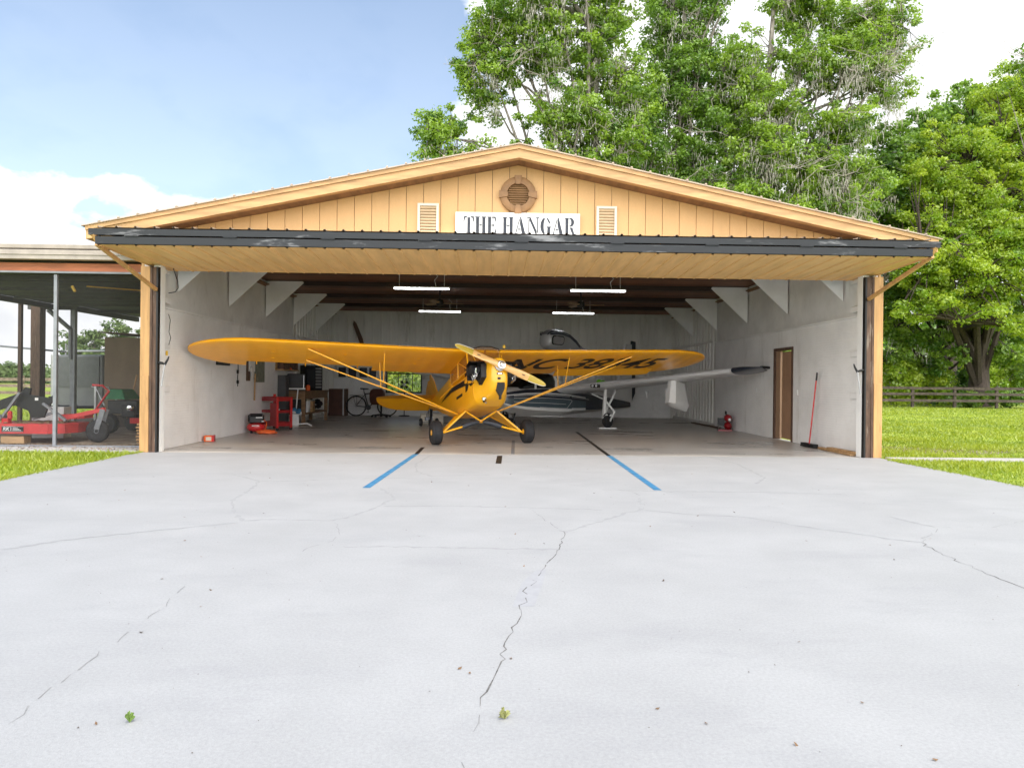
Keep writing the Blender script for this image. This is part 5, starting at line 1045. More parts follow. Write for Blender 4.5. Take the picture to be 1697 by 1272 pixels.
# ------------------------------------------------------------------ lean-to shed on the left
P = thing('open_shed', 'open sided lean-to shed with red stained beam and grey posts beside the hangar', 'shed', (-8, .7, 0))
def rel(mb, name, mat, par=P, **k): return mb.build(name, mat, par, org=None, **k) if False else _rel(mb, name, mat, par, **k)
def _each(mb, name, mat, par=None, **k):
    mb.v = [(x + 8, y - .7, z) for x, y, z in mb.v]; return mb.each(name, mat, P, **k)
def _rel(mb, name, mat, par, **k):
    mb.v = [(x + 8, y - .7, z) for x, y, z in mb.v]; return mb.build(name, mat, par, **k)
m = MB(); m.bb(-16, -6.02, .74, .84, 3.055, 3.20); rel(m, 'front_beam', 'woodred', bevel=.006)
m = MB(); m.bb(-16, -6.05, .70, .73, 3.02, 3.052); rel(m, 'screen_rail', 'galv')
m = MB(); m.bb(-16, -6.3, .56, .70, 3.235, 3.40); m.bb(-16, -6.3, .545, .558, 3.31, 3.33); rel(m, 'gutter', M('almond_gutter', (.33, .285, .245), .5, var=.14), bevel=.01)
m = MB(); m.bb(-16, -6.35, .60, .86, 3.425, 3.50); rel(m, 'roof_edge', M('almond_trim', (.31, .265, .22), .5, var=.14), bevel=.01)
m = MB()
for xa, y1 in ((-12.0, 7.4), (-11.4, 10.8)):
    pass
m.bb(-16, -6.0, .86, 3.0, 3.24, 3.28); m.bb(-12.0, -6.0, 3.0, 7.4, 3.18, 3.22); m.bb(-11.4, -6.0, 7.4, 10.8, 3.14, 3.18); rel(m, 'roof', M('dark_roof_underside', (.022, .021, .021), .7, var=.2, scale=2))
m = MB()
for y in (1.9, 3.6, 5.2, 6.8, 8.6): m.bb(-11.5, -6.05, y, y + .06, 3.06, 3.139)
m.bb(-12.05, -11.95, .9, 7.4, 3.04, 3.17); m.bb(-12.6, -11.3, 7.38, 7.48, 3.02, 3.17); m.bb(-11.45, -11.35, 7.5, 10.8, 2.99, 3.13); [q for q in [None]] and _each(m, 'rafter', M('dark_rafter', (.06, .057, .055), .7, var=.2))
m = MB(); m.bb(-10.2, -10.05, .9, 1.1, 2.2, 3.2)
for x, y, w_, mt, z in ((-7.83, .77, .055, 'galv', 3.02), (-12.2, 7.2, .24, 'rust', 3.1), (-11.45, 7.5, .12, 'galv', 3.1), (-12.0, 6.2, .08, 'rust', 3.1), (-6.2, 10.6, .3, 'beam', 3.1), (-9.9, .77, .055, 'galv', 3.02)):
    m = MB(); m.bb(x - w_ / 2, x + w_ / 2, y - w_ / 2, y + w_ / 2, 0, z - .02); rel(m, 'post', mt)
m = MB(); m.tube([(-11.95, 7.2, 3.0), (-11.5, 7.45, 2.5), (-11.5, 7.45, 1.7)], .06, 8); m.tube([(-13.5, 7.2, 2.05), (-11.6, 7.4, 1.9)], .025, 6); _each(m, 'brace', 'galv')
m = MB(); m.tube([(-7.55, 1.2, 2.86), (-6.9, 2.6, 2.95)], .012, 6); m.tube([(-7.75, 1.1, 2.85), (-7.7, 1.1, 2.75)], .025, 8); rel(m, 'conduit', 'yellow')
m = MB(); m.bb(-7.802, -6.03, .765, .768, .03, 3.02); m.bb(-9.872, -7.858, .765, .768, .03, 3.02); m.bb(-14, -9.93, .765, .768, .03, 3.02); _each(m, 'insect_screen', 'screen')
m = MB(); m.bb(-14, -6.02, .74, .80, .0, .03); rel(m, 'sill', 'galv')
# brush mower
t = thing('brush_mower', 'red rotary brush mower with black hitch arms and a tail wheel in the shed', 'mower', (-8.6, 1.75, 0))
m = MB(); ol = [(-1.0, -.42), (.30, -.42), (.52, -.28), (.60, .0), (.52, .5), (.3, .7), (-1.0, .7)]
m.prism(ol, lambda x, y, k: (x, y, .355 - .015 * k)); n_ = len(ol)
for (x0, y0), (x1, y1) in zip(ol, ol[1:] + ol[:1]): m.bar((x0, y0, .27), (x1, y1, .27), .012, .165)
for (x0, y0), (x1, y1) in zip(ol, ol[1:] + ol[:1]): m.bar((x0 * 1.01, y0 * 1.02, .19), (x1 * 1.01, y1 * 1.02, .19), .02, .02)
m.build('deck', 'redfade', t)
m = MB(); m.bb(-.52, -.13, -.435, -.428, .215, .315); PL = m.build('name_plate', 'black', t)
cu = bpy.data.curves.new('rk', 'FONT'); cu.body = 'RK'; cu.shear = .2; cu.offset = .02; cu.size = 1
to = bpy.data.objects.new('rk', cu); COL.objects.link(to); bpy.context.view_layer.update()
tm = bpy.data.meshes.new_from_object(to.evaluated_get(bpy.context.evaluated_depsgraph_get())); bpy.data.objects.remove(to)
tv = np.array([v.co[:] for v in tm.vertices]); m = MB()
m.add([(-.50 + x * .095, -.4365, .238 + y * .085) for x, y, z in tv], [tuple(p.vertices) for p in tm.polygons])
m.bb(-.355, -.345, -.438, -.436, .235, .30)
for k in range(3): m.bb(-.32, -.17 - .03 * k, -.438, -.436, .24 + k * .022, .248 + k * .022)
for a0, a1, b0, b1 in ((-.515, -.135, .219, .223), (-.515, -.135, .307, .311)): m.bb(a0, a1, -.438, -.436, b0, b1)
m.build('lettering', 'white', PL, fix=False)
m = MB()
for i in range(60): m.lathe([(0, 0), (.05, .004), (.02, .02), (0, .024)], 7, (rng.uniform(-.8, .4), rng.uniform(-.3, .5), .357), 'Z')
m.build('dry_grass_on_deck', M('dry_clippings', (.20, .13, .07), .95, var=.5, scale=30), t)
m = MB(); m.bar((-.78, -.1, .40), (-.45, -.05, .92), .05, .04); m.tube([(-.78, -.15, .45), (-.76, .1, .45)], .06, 8); m.bar((.38, .0, .40), (-.05, .0, .72), .06, .04); m.bar((-.3, .1, .42), (.12, .05, .55), .04, .05); m.each('hitch_strut', 'galv', t)
m = MB(); m.prism([(-1.0, .72), (-.48, .92), (-.40, 1.02), (-.30, 1.0), (-.32, .88), (.05, .82), (.12, .88), (.16, .82), (.02, .66), (-.05, .45), (-.28, .45), (-.34, .58), (-.6, .68), (-1.0, .55)], lambda x, z, k: (x, .02 + .05 * k, z)); m.build('hitch_plate', 'black', t)
m = MB(); m.box((-.18, .012, .80), (.06, .004, .05)); m.build('warning_sticker', 'white', t)
m = MB(); m.box((-.62, -.15, .40), (.12, .1, .09)); m.lathe([(.04, 0), (.04, .12), (.02, .14)], 10, (-.56, -.15, .44), 'Z'); m.build('gearbox', 'red', t)
m = MB(); m.bar((.2, .1, .42), (1.12, -.05, .62), .06, .075); m.bar((.1, .4, .45), (.6, .35, .48), .25, .10); m.build('tail_boom', 'redfade', t)
m = MB(); m.bar((1.12, -.12, .62), (1.02, -.14, .25), .02, .09); m.bar((1.12, .02, .62), (1.02, .02, .25), .02, .09); m.each('fork', 'galv', t)
wheel(t, 'tail_wheel', (1.0, -.06, .215), .215, .11, 'Y', 'galv')
m = MB(); m.tube([(.45, .7, .45), (.82, .65, .95), (.70, .65, 1.06), (.50, .65, 1.07)], .022, 8); m.build('handle', 'red', t, smooth=True)
singlebox('wood_block', 'weathered wooden block under the front of the red mower', 'wood block', (-8.95, 1.45, 0), (.42, .2, .13), 'woodlite')
singlebox('foam_block', 'white block lying on the shed floor behind the red mower', 'block', (-9.1, 2.75, 0), (.6, .3, .62), 'white', R(5))
# walk-behind tractor
t = thing('garden_tractor', 'green and black lawn tractor behind the red mower boom', 'tractor', (-8.4, 4.3, 0), R(-8))
m = MB(); m.bb(-.25, .45, -.3, .35, .42, .72); m.bb(.1, .42, -.34, -.3, .35, .62); m.build('engine', 'black', t, bevel=.03)
m = MB(); m.loft([[(-.36, -.3, .74), (.16, -.3, .74), (.16, .3, .74), (-.36, .3, .74)], [(-.26, -.2, .97), (.02, -.2, .97), (.02, .2, .97), (-.26, .2, .97)]]); m.build('fuel_tank', 'green', t, bevel=.02)
for y in (-.42, .42): wheel(t, 'wheel', (-.12, y, .22), .22, .16, 'Y', 'chrome')
m = MB(); m.tube([(-.35, -.25, .6), (-.6, -.2, 1.0), (-.7, -.2, 1.02)], .018, 8); m.tube([(-.35, .25, .6), (-.6, .2, 1.0), (-.7, .2, 1.02)], .018, 8); m.tube([(-.6, -.2, .15), (-.6, -.2, 1.05)], .035, 8); m.each('handlebar', 'alum', t, smooth=True)
m = MB(); m.bb(.3, 1.2, -.32, -.26, .22, .34); m.bb(.3, 1.2, .26, .32, .22, .34); m.each('frame_bar', 'red', t); m = MB(); m.lathe([(0, -.04), (.06, -.03), (.07, .02), (0, .05)], 12, (.36, -.4, .56), 'Y'); m.build('air_filter', 'chrome', t, smooth=True)
t = thing('saw_table', 'cluttered saw table with grey top and wooden legs beside the tractor', 'table', (-7.2, 4.6, 0)); m = MB(); m.bb(-.75, .6, -.3, .3, .78, .88); m.build('top', 'alum', t, bevel=.01)
for x in (-.45, .45): m = MB(); m.bar((x, -.25, .78), (x - .16, -.32, 0), .1, .05); m.build('leg', 'woodlite', t)
m = MB()
for i in range(10): m.box((rng.uniform(-.6, .5), rng.uniform(-.2, .2), .92 + rng.uniform(0, .05)), (rng.uniform(.1, .3), .1, .08), rng.uniform(0, 3))
m.each('tool', 'black', t)
m = MB(); pts = [(0, 0), (.62, 0), (.66, .18), (.55, .30), (.05, .27), (-.03, .12)]; m.prism(pts, lambda x, z, k: (x, .45 * k, z)); o = m.build('burlap_sack', M('burlap', (.33, .21, .10), .95, var=.25, scale=14, bump=.3), bevel=.05); o.location = (-7.42, 3.2, .16); tag(o, 'brown filled sack on a pallet near the hangar post', 'sack')
singlebox('pallet_box', 'dark low box beneath the brown sack', 'box', (-7.1, 3.4, 0), (.6, .5, .16), 'black')
t = thing('lumber_pile', 'short stacked brown boards beside the tan hangar post', 'lumber pile', (-6.42, 1.25, 0))
for k in range(7): m = MB(); m.bb(-.18 - .01 * (k % 3), .20, -.12, .12, .035 + k * .055, .065 + k * .055); m.bb(-.12, -.08, -.11, .11, .008 + k * .055, .034 + k * .055); m.bb(.1, .14, -.11, .11, .008 + k * .055, .034 + k * .055); m.build('board', 'wood', t)
m = MB(); m.tube([(0, 0, 0), (.1, .1, 1.0)], .02, 6); o = m.build('shovel_handle', 'wood', smooth=True); o.location = (-8.55, 4.6, .3); o.rotation_euler = (0, R(4), 0); tag(o, 'wooden tool handle standing upright behind the green tank', 'tool handle')
t = thing('tan_partition', 'tall tan plywood storage crate under the shed roof', 'storage crate', (-9.0, 6.3, 0)); t.name = 'storage_crate'; m = MB(); m.bb(-.82, 1.6, -.3, 1.2, .3, 2.22); m.build('body', 'tanbox', t); m = MB(); m.box((.4, .3, 2.27), (2.5, 1.7, .025), rot=Matrix.Rotation(R(3), 3, 'Y')); m.build('lid', 'wooddark', t); m = MB(); m.bb(-.7, 1.5, -.2, 1.1, 0, .29); m.build('base', 'beam', t)
m = MB(); m.bb(-.02, .5, -.12, 0, 0, .18); m.lathe([(0, -.01), (.07, -.01), (.07, .01), (0, .01)], 16, (.09, -.13, .09), 'Y'); o = m.build('string_trimmer', 'black', bevel=.03); o.location = (-8.75, 5.98, 1.20); tag(o, 'black power tool hung on the tan storage crate', 'power tool')
t = thing('cargo_trailer', 'grey enclosed cargo trailer with a roof ladder rack behind the shed', 'trailer', (-11.6, 9.2, 0), R(-22))
m = MB(); m.bb(-.95, .95, -.8, 3.2, .35, 1.86); m.build('body', 'greybox', t, bevel=.05); m = MB(); m.lathe([(.0, .36), (.14, .36), (.14, 1.86), (0, 1.86)], 16, (-.88, -.76, 0), 'Z'); m.build('corner_cap', 'alum', t, smooth=True)
m = MB(); m.bb(-.72, .86, -.825, -.80, .95, 1.80); m.build('front_panel', M('dark_trailer_panel', (.10, .105, .108), .5), t); m = MB()
for y in (-.5, 1.2, 2.9): m.tube([(-.9, y, 1.98), (.9, y, 1.98)], .03, 6); m.tube([(-.85, y, 1.86), (-.85, y, 2.2)], .025, 6); m.tube([(.85, y, 1.86), (.85, y, 2.2)], .025, 6)
m.build('ladder_rack', 'alum', t)
for x in (-.98, .98): wheel(t, 'wheel', (x, 1.4, .33), .33, .2)
m = MB(); m.tube([(0, -.8, .4), (0, -1.8, .4)], .05, 6); m.tube([(-.7, -.8, .4), (0, -1.6, .4)], .04, 6); m.tube([(.7, -.8, .4), (0, -1.6, .4)], .04, 6); m.tube([(0, -1.6, 0), (0, -1.6, .7)], .035, 8); m.build('tow_bar', 'black', t); m = MB(); m.bb(.951, .965, .1, .35, 1.45, 1.7); m.build('side_vent', 'black', t)

# ------------------------------------------------------------------ fences
def fence(name, label, pts, h, rails, mat, pw=.14, step=2.4, group=None):
    t = thing(name, label, 'fence', (pts[0][0], pts[0][1], 0), 0, group); o = Vector((pts[0][0], pts[0][1], 0)); k = 0
    posts = []
    for (x0, y0), (x1, y1) in zip(pts, pts[1:]):
        L = math.hypot(x1 - x0, y1 - y0); n = max(1, int(L / step))
        posts += [(x0 + (x1 - x0) * i / n, y0 + (y1 - y0) * i / n) for i in range(n)]
    posts.append(pts[-1])
    for x, y in posts[:90]:
        m = MB(); z = h + rng.uniform(0, .06); m.bb(-pw / 2, pw / 2, -pw / 2, pw / 2, -.2, z); m.build('post', mat, t, bevel=.01).location = (x - o.x, y - o.y, 0)
    for rz in rails:
        m = MB()
        for (x0, y0), (x1, y1) in zip(posts, posts[1:]): m.bar((x0 - o.x, y0 - o.y - pw / 2 - .025, rz + rng.uniform(-.02, .02)), (x1 - o.x, y1 - o.y - pw / 2 - .025, rz + rng.uniform(-.02, .02)), .04, .15)
        m.build('rail', mat, t)
fence('rail_fence', 'dark three rail paddock fence across the lawn beyond the hangar', [(12, 29.5), (52, 29.0)], 1.22, (.42, .80, 1.14), 'fence')
fence('rail_fence', 'weathered grey rail fence in the pasture beyond the shed', [(-75, 27), (-12, 24)], 1.25, (.45, .8, 1.12), 'fencegrey', .2, 3)
# ------------------------------------------------------------------ foliage
def leafmesh(name, centers, normals, tones, size, mat, parent, aspect=.62, fold=.25):
    n = len(centers); N_ = normals / (np.linalg.norm(normals, axis=1, keepdims=True) + 1e-9)
    r = rng.normal(size=(n, 3)); U = np.cross(N_, r); U /= np.linalg.norm(U, axis=1, keepdims=True) + 1e-9; Vv = np.cross(N_, U)
    s = (size * rng.uniform(.65, 1.35, n))[:, None]
    a = centers - U * s; b = centers + U * s; c = centers + Vv * s * aspect - N_ * s * fold; d = centers - Vv * s * aspect - N_ * s * fold
    vs = np.stack([a, c, b, d], 1).reshape(-1, 3)
    me = bpy.data.meshes.new(name); me.vertices.add(4 * n); me.vertices.foreach_set('co', vs.ravel().astype(np.float32))
    idx = np.arange(4 * n).reshape(n, 4); tri = np.concatenate([idx[:, [0, 1, 2]], idx[:, [0, 2, 3]]], 1).reshape(-1)
    me.loops.add(6 * n); me.loops.foreach_set('vertex_index', tri.astype(np.int32)); me.polygons.add(2 * n)
    me.polygons.foreach_set('loop_start', np.arange(0, 6 * n, 3, dtype=np.int32)); me.polygons.foreach_set('loop_total', np.full(2 * n, 3, np.int32))
    me.update(calc_edges=True)
    at = me.attributes.new('tone', 'FLOAT', 'FACE'); at.data.foreach_set('value', np.repeat(np.clip(tones, 0, 1), 2).astype(np.float32))
    me.materials.append(MAT[mat]); o = bpy.data.objects.new(name, me); COL.objects.link(o)
    if parent: o.parent = parent
    return o
def in_ellipsoids(E, n, shell=.45):
    vol = np.array([e[3] * e[4] * e[5] for e in E]); pick = rng.choice(len(E), n, p=vol / vol.sum()); E = np.array(E, float)[pick]
    d = rng.normal(size=(n, 3)); d /= np.linalg.norm(d, axis=1, keepdims=True); r = (shell + (1 - shell) * rng.random(n)) ** .8
    return E[:, :3] + d * r[:, None] * E[:, 3:]
def clumps(name, C_, rad, per, size, mat, parent, flat=.6, tmu=.5):
    k = len(C_); cen = np.repeat(C_, per, 0); n = len(cen); d = rng.normal(size=(n, 3)); d /= np.linalg.norm(d, axis=1, keepdims=True)
    rr = np.repeat(rad * rng.uniform(.6, 1.3, k), per) * rng.random(n) ** .5
    off = d * rr[:, None]; off[:, 2] *= flat; nm = d * .7 + rng.normal(size=(n, 3)) * .5 + np.array([0, 0, .55])
    tone = np.repeat(np.clip(rng.normal(tmu, .22, k), .05, .95), per) + rng.normal(0, .13, n)
    return leafmesh(name, cen + off, nm, tone, size, mat, parent)
def tree(name, label, base, trunk, E, ncl, per, rad, size, mat, bark='bark', tr=.45, group=None, moss=0, limbs=14, dead=0, tmu=.5, shell=.45, flat=.6, cat='tree'):
    t = thing(name, label, cat, (base[0], base[1], 0), 0, group)
    C_ = in_ellipsoids(E, ncl, shell)                    # relative to the base
    T = [Vector(p) for p in trunk]; k = len(T)
    m = MB(); m.tube([T[0] + Vector((0, 0, -.2)), T[0] + (T[1] - T[0]) * .06] + T[1:], [tr * 1.6, tr * 1.15] + [tr * (1 - .75 * i / (k - 1)) for i in range(1, k)], 10)
    cen = C_[rng.choice(ncl, min(limbs, ncl), replace=False)]; nodes = []
    for c in cen:
        c = Vector(c); i = rng.integers(1, k); s = T[i - 1].lerp(T[i], rng.uniform(.3, 1))
        if s.z > c.z: s = T[1].lerp(T[min(2, k - 1)], rng.random() * .6)
        q1 = s.lerp(c, .35) + Vector((rng.normal(0, .3), rng.normal(0, .3), rng.uniform(0, .8))); q2 = s.lerp(c, .7) + Vector((rng.normal(0, .4), rng.normal(0, .4), rng.uniform(0, .7)))
        r0 = tr * rng.uniform(.26, .45); m.tube([s, q1, q2, c], [r0, r0 * .7, r0 * .45, r0 * .15], 6); nodes += [q1, q2, c, s.lerp(q1, .5), q2.lerp(c, .5), q1.lerp(q2, .5)]
    Nn = np.array([tuple(x) for x in nodes])
    for c in C_:
        j = np.argmin(((Nn - c) ** 2).sum(1)); s = Vector(Nn[j]); c = Vector(c)
        if (c - s).length < .15: continue
        m.tube([s, s.lerp(c, .5) + Vector((rng.normal(0, .15), rng.normal(0, .15), rng.normal(.1, .15))), c], [tr * .10, tr * .06, tr * .025], 4, cap=False)
    m.build('trunk', bark, t, smooth=True, fix=False)
    clumps('crown', C_, rad, per, size, mat, t, flat, tmu)
    if moss:
        M_ = in_ellipsoids([(e[0], e[1] - e[4] * .35, e[2] - e[5] * .3, e[3] * .9, e[4] * .7, e[5] * .65) for e in E], moss, .2); n = 26
        cen = np.repeat(M_, n, 0); o_ = rng.normal(0, .22, cen.shape); dr = rng.random(len(cen)) ** 1.2 * rng.uniform(.7, 1.9, moss).repeat(n); o_[:, 2] = -dr
        o_[:, :2] *= (1 - .45 * dr / 1.9)[:, None]
        v = MB(); 
        P0 = cen + o_
        L = rng.uniform(.18, .42, len(cen)); wv = .019; an = rng.uniform(0, PI, len(cen)); dx = np.cos(an) * wv; dy = np.sin(an) * wv; sl = rng.normal(0, .06, (len(cen), 2))
        vs = np.stack([P0 + np.stack([-dx, -dy, L * 0], 1), P0 + np.stack([dx, dy, L * 0], 1), P0 + np.stack([sl[:, 0], sl[:, 1], -L], 1)], 1).reshape(-1, 3)
        me = bpy.data.meshes.new('hanging_moss'); nn = len(cen); me.from_pydata(vs.tolist(), [], np.arange(3 * nn).reshape(nn, 3).tolist())
        at = me.attributes.new('tone', 'FLOAT', 'FACE'); at.data.foreach_set('value', rng.random(nn).astype(np.float32)); me.materials.append(MAT['moss'])
        o = bpy.data.objects.new('hanging_moss', me); COL.objects.link(o); o.parent = t; o['kind'] = 'stuff'
    if dead:
        m = MB()
        D_ = in_ellipsoids([(e[0], e[1] - e[4] * .55, e[2] - e[5] * .35, e[3] * .85, e[4] * .4, e[5] * .6) for e in E], dead, .2)
        for c in D_:
            c = Vector(c)
            for q in range(4):
                d = Vector((rng.normal(), rng.normal() - .4, rng.normal(.2, .7))).normalized() * rng.uniform(.6, 1.5); e1 = c + d * .6 + Vector((0, 0, rng.normal(0, .15))); e2 = c + d + Vector((rng.normal(0, .2), 0, rng.normal(0, .25)))
                m.tube([c, e1, e2], [.02, .014, .005], 4, cap=False)
                for w2 in range(3):
                    s = e1.lerp(e2, rng.random()); m.tube([s, s + Vector((rng.normal(0, .3), rng.normal(0, .3), rng.normal(0, .3)))], [.009, .003], 3, cap=False)
        m.build('dead_branches', 'deadwood', t, fix=False)['kind'] = 'stuff'
    return t
def px(p, d): return ((p - 848.5) / 1174.8 + .0258) * d - .18
def pz(y, p, d): return 1.2 + (634 + (p - 848.5) * .0104 - y) / 1174.8 * d
def el(base, p, y, d, rx, ry, rz): return (px(p, d) - base[0], d - 11.8 - base[1], pz(y, p, d), rx, ry, rz)
G = 'oaks behind the hangar'
b = (px(960, 37), 25.5)
tree('oak_tree', 'tall leafy oak rising behind the hangar ridge, nearest the open sky', b, [(0, 0, 0), (.2, 0, 7), (.9, .3, 12), (.6, 0, 17), (.4, 0, 22)],
     [el(b, 720, 235, 36, 1.5, 1.7, 1.9), el(b, 770, 265, 36, 1.9, 1.8, 1.2), el(b, 850, 260, 36, 1.7, 1.7, 1.1), el(b, 820, 110, 37, 2.1, 2.2, 2.2), el(b, 800, 170, 37, 1.2, 1.5, 1.4), el(b, 900, 100, 37, 2.0, 2.2, 2.4), el(b, 930, 190, 36, 2.4, 2.2, 2.0), el(b, 985, 95, 37, 2.3, 2.2, 3), el(b, 1010, 230, 36, 1.9, 2, 1.8), el(b, 880, 10, 37, 3.4, 2.6, 2.4), el(b, 990, -20, 37, 2.6, 2.5, 2.6), el(b, 790, 60, 37, 1.3, 1.8, 1.9), el(b, 960, 270, 36, 2.2, 2, 1.3), el(b, 1040, 150, 37, 1.8, 2, 2.2), el(b, 765, 120, 37, .9, 1.4, 1.2), el(b, 740, 215, 36, 1.2, 1.5, 1.3), el(b, 700, 270, 36, 1.0, 1.4, .9)],
     980, 84, .52, .086, 'leaf', 'bark', .42, G, 110, 30, 14, .55, .15)
b = (px(1125, 40), 28.5)
tree('oak_tree', 'narrow upright oak behind the middle of the right roof slope', b, [(0, 0, 0), (.1, 0, 8), (-.2, .2, 14), (.3, 0, 19), (.2, 0, 24)],
     [el(b, 1105, 150, 40, 2.0, 2, 2.8), el(b, 1090, 255, 39, 1.6, 2, 1.6), el(b, 1150, 110, 40, 1.9, 2, 2.8), el(b, 1160, 230, 39, 1.7, 2, 2.2), el(b, 1100, 40, 41, 1.9, 2.2, 3), el(b, 1180, 300, 39, 2.4, 2, 1.7), el(b, 1165, 10, 41, 1.5, 2, 2.6), el(b, 1060, 200, 40, 1.7, 2, 2.2), el(b, 1200, 180, 40, 1.7, 2, 2.2), el(b, 1120, 310, 39, 2.2, 2, 1.4), el(b, 1020, 290, 39, 1.8, 2, 1.3)],
     740, 84, .54, .088, 'leafdark', 'bark', .40, G, 100, 24, 16, .62, .15)
b = (px(1268, 38), 26.5)
tree('oak_tree', 'spreading oak with grey hanging moss behind the right roof slope', b, [(0, 0, 0), (-.3, 0, 7), (.4, .2, 12), (.2, 0, 17), (.5, 0, 22)],
     [el(b, 1250, 170, 38, 1.5, 2, 1.9), el(b, 1330, 100, 38, 2.1, 2.2, 1.7), el(b, 1415, 100, 38, 2.5, 2.2, 2.0), el(b, 1470, 140, 38, 1.5, 2, 1.6), el(b, 1400, 195, 37, 2.0, 2, 1.1), el(b, 1280, 260, 37, 2.4, 2, 1.6), el(b, 1360, 280, 37, 2.2, 2, 1.5), el(b, 1225, 330, 37, 2.2, 2, 1.1), el(b, 1440, 300, 38, 1.6, 2, 1.3), el(b, 1320, 0, 39, 2.2, 2.4, 2), el(b, 1435, 25, 39, 2.6, 2.4, 1.8), el(b, 1300, 190, 38, 1.7, 2, 1.6), el(b, 1230, 100, 39, 1.5, 2, 2.2), el(b, 1480, 60, 39, 1.6, 2, 1.8), el(b, 1310, 330, 37, 2.0, 2, 1.3), el(b, 1400, 340, 37, 2.0, 2, 1.2), el(b, 1250, 240, 38, 1.8, 2, 1.8), el(b, 1390, 230, 38, 1.8, 2, 1.3)],
     1080, 84, .52, .086, 'leaf', 'bark', .40, G, 260, 30, 40, .66, .15)
b = (px(1420, 44), 32.5)
tree('oak_tree', 'dark lower oak behind the right end of the hangar roof', b, [(0, 0, 0), (.2, 0, 4), (-.2, 0, 8), (0, 0, 11)],
     [el(b, 1410, 320, 44, 2.8, 2.4, 2.2), el(b, 1480, 270, 44, 2.6, 2.4, 2.6), el(b, 1340, 360, 44, 2.6, 2.2, 1.6), el(b, 1480, 370, 43, 2.4, 2.4, 2.2), el(b, 1230, 370, 44, 2.6, 2.2, 1.5), el(b, 1120, 350, 44, 2.2, 2.2, 1.6), el(b, 1530, 330, 44, 2.2, 2.2, 2.2)],
     620, 80, .62, .12, 'leafdark', 'bark', .36, G, 60, 20, 14, .66, .2)
b = (px(1210, 52), 40.2)
tree('oak_tree', 'far oak filling the gap between the two middle oaks behind the roof', b, [(0, 0, 0), (.1, 0, 8), (-.2, 0, 14), (0, 0, 20)],
     [el(b, 1215, 130, 52, 2.6, 2.4, 3.4), el(b, 1200, 260, 52, 3.2, 2.4, 3), el(b, 1300, 300, 52, 3.4, 2.4, 2.6), el(b, 1130, 300, 52, 3, 2.4, 2.4), el(b, 1040, 250, 52, 2.6, 2.4, 2.6)],
     260, 70, .72, .13, 'leaf', 'bark', .4, G, 0, 20, 0, .4, .2)
b = (px(1580, 54), 42)
tree('oak_tree', 'deep green oak behind the pale right hand tree', b, [(0, 0, 0), (.3, 0, 6), (0, 0, 12), (.4, 0, 19)],
     [el(b, 1560, 215, 54, 3.2, 3, 2.8), el(b, 1610, 175, 54, 3.0, 3, 2.4), el(b, 1660, 230, 54, 3.6, 3, 3.2), el(b, 1580, 300, 53, 3.4, 3, 3), el(b, 1720, 160, 54, 3, 3, 3.4), el(b, 1640, 330, 53, 4, 3, 3), el(b, 1525, 250, 54, 2.4, 2.4, 2.2), el(b, 1540, 330, 53, 2.6, 2.4, 2.4)],
     520, 85, .75, .145, 'leafdark', 'barkdark', .5, G, 0, 18, 0, .68, .2)
b = (px(1642, 45), 33.6)
tree('maple_tree', 'broad yellow green tree with a thick dark trunk on the right lawn', b, [(0, 0, 0), (.1, 0, 2.6), (-.2, 0, 5.5), (.2, 0, 9.5), (0, 0, 14)],
     [el(b, 1600, 330, 40, 2.4, 2.2, 2.4), el(b, 1660, 270, 41, 2.8, 2.4, 2.6), el(b, 1720, 220, 42, 3, 2.6, 2.6), el(b, 1570, 410, 39, 1.9, 2, 1.8), el(b, 1640, 400, 39, 2.6, 2.2, 2.2), el(b, 1720, 380, 40, 3, 2.4, 2.6), el(b, 1540, 380, 40, 1.6, 1.8, 1.7), el(b, 1680, 480, 40, 2.4, 2.2, 1.3), el(b, 1590, 480, 40, 1.6, 2, 1.1), el(b, 1690, 150, 43, 2.4, 2.4, 2.2), el(b, 1760, 300, 42, 3, 2.6, 3), el(b, 1545, 300, 41, 2.0, 2, 2.0), el(b, 1580, 240, 42, 2.0, 2, 1.8), el(b, 1530, 440, 40, 1.5, 1.8, 1.5), el(b, 1620, 450, 39, 2.2, 2, 1.6), el(b, 1690, 420, 39, 2.4, 2, 1.8), el(b, 1560, 500, 39, 1.5, 1.6, .8), el(b, 1640, 520, 39, 1.8, 1.6, .8), el(b, 1520, 520, 40, 1.3, 1.5, .9), el(b, 1700, 540, 40, 1.8, 1.6, .8)],
     1350, 90, .52, .086, 'leaflime', 'barkdark', .62, None, 0, 24, 0, .55, .15)
b = (px(1560, 49), 37.2)
tree('shade_tree', 'dark spreading tree with long low limbs under the pale tree', b, [(0, 0, 0), (0, 0, 3), (.3, 0, 5.5), (.1, 0, 8)],
     [el(b, 1510, 470, 47, 2.4, 2.2, 1.4), el(b, 1570, 500, 46, 2.6, 2.2, 1.5), el(b, 1500, 550, 46, 1.9, 2, 1.0), el(b, 1560, 570, 45, 1.9, 1.8, .8), el(b, 1620, 540, 46, 2.2, 2, 1.2), el(b, 1690, 545, 46, 2.4, 2, 1.0), el(b, 1480, 500, 47, 1.8, 2, 1.6), el(b, 1660, 500, 47, 2.6, 2.2, 1.5), el(b, 1490, 590, 46, 1.7, 1.6, .8), el(b, 1530, 610, 46, 1.5, 1.5, .6), el(b, 1590, 595, 44, 1.2, 1.2, .7), el(b, 1680, 590, 45, 1.8, 1.6, .8)],
     460, 80, .52, .11, 'leaf', 'barkdark', .34, None, 24, 20, 6, .42, .15)
b = (px(1800, 36), 24.2)
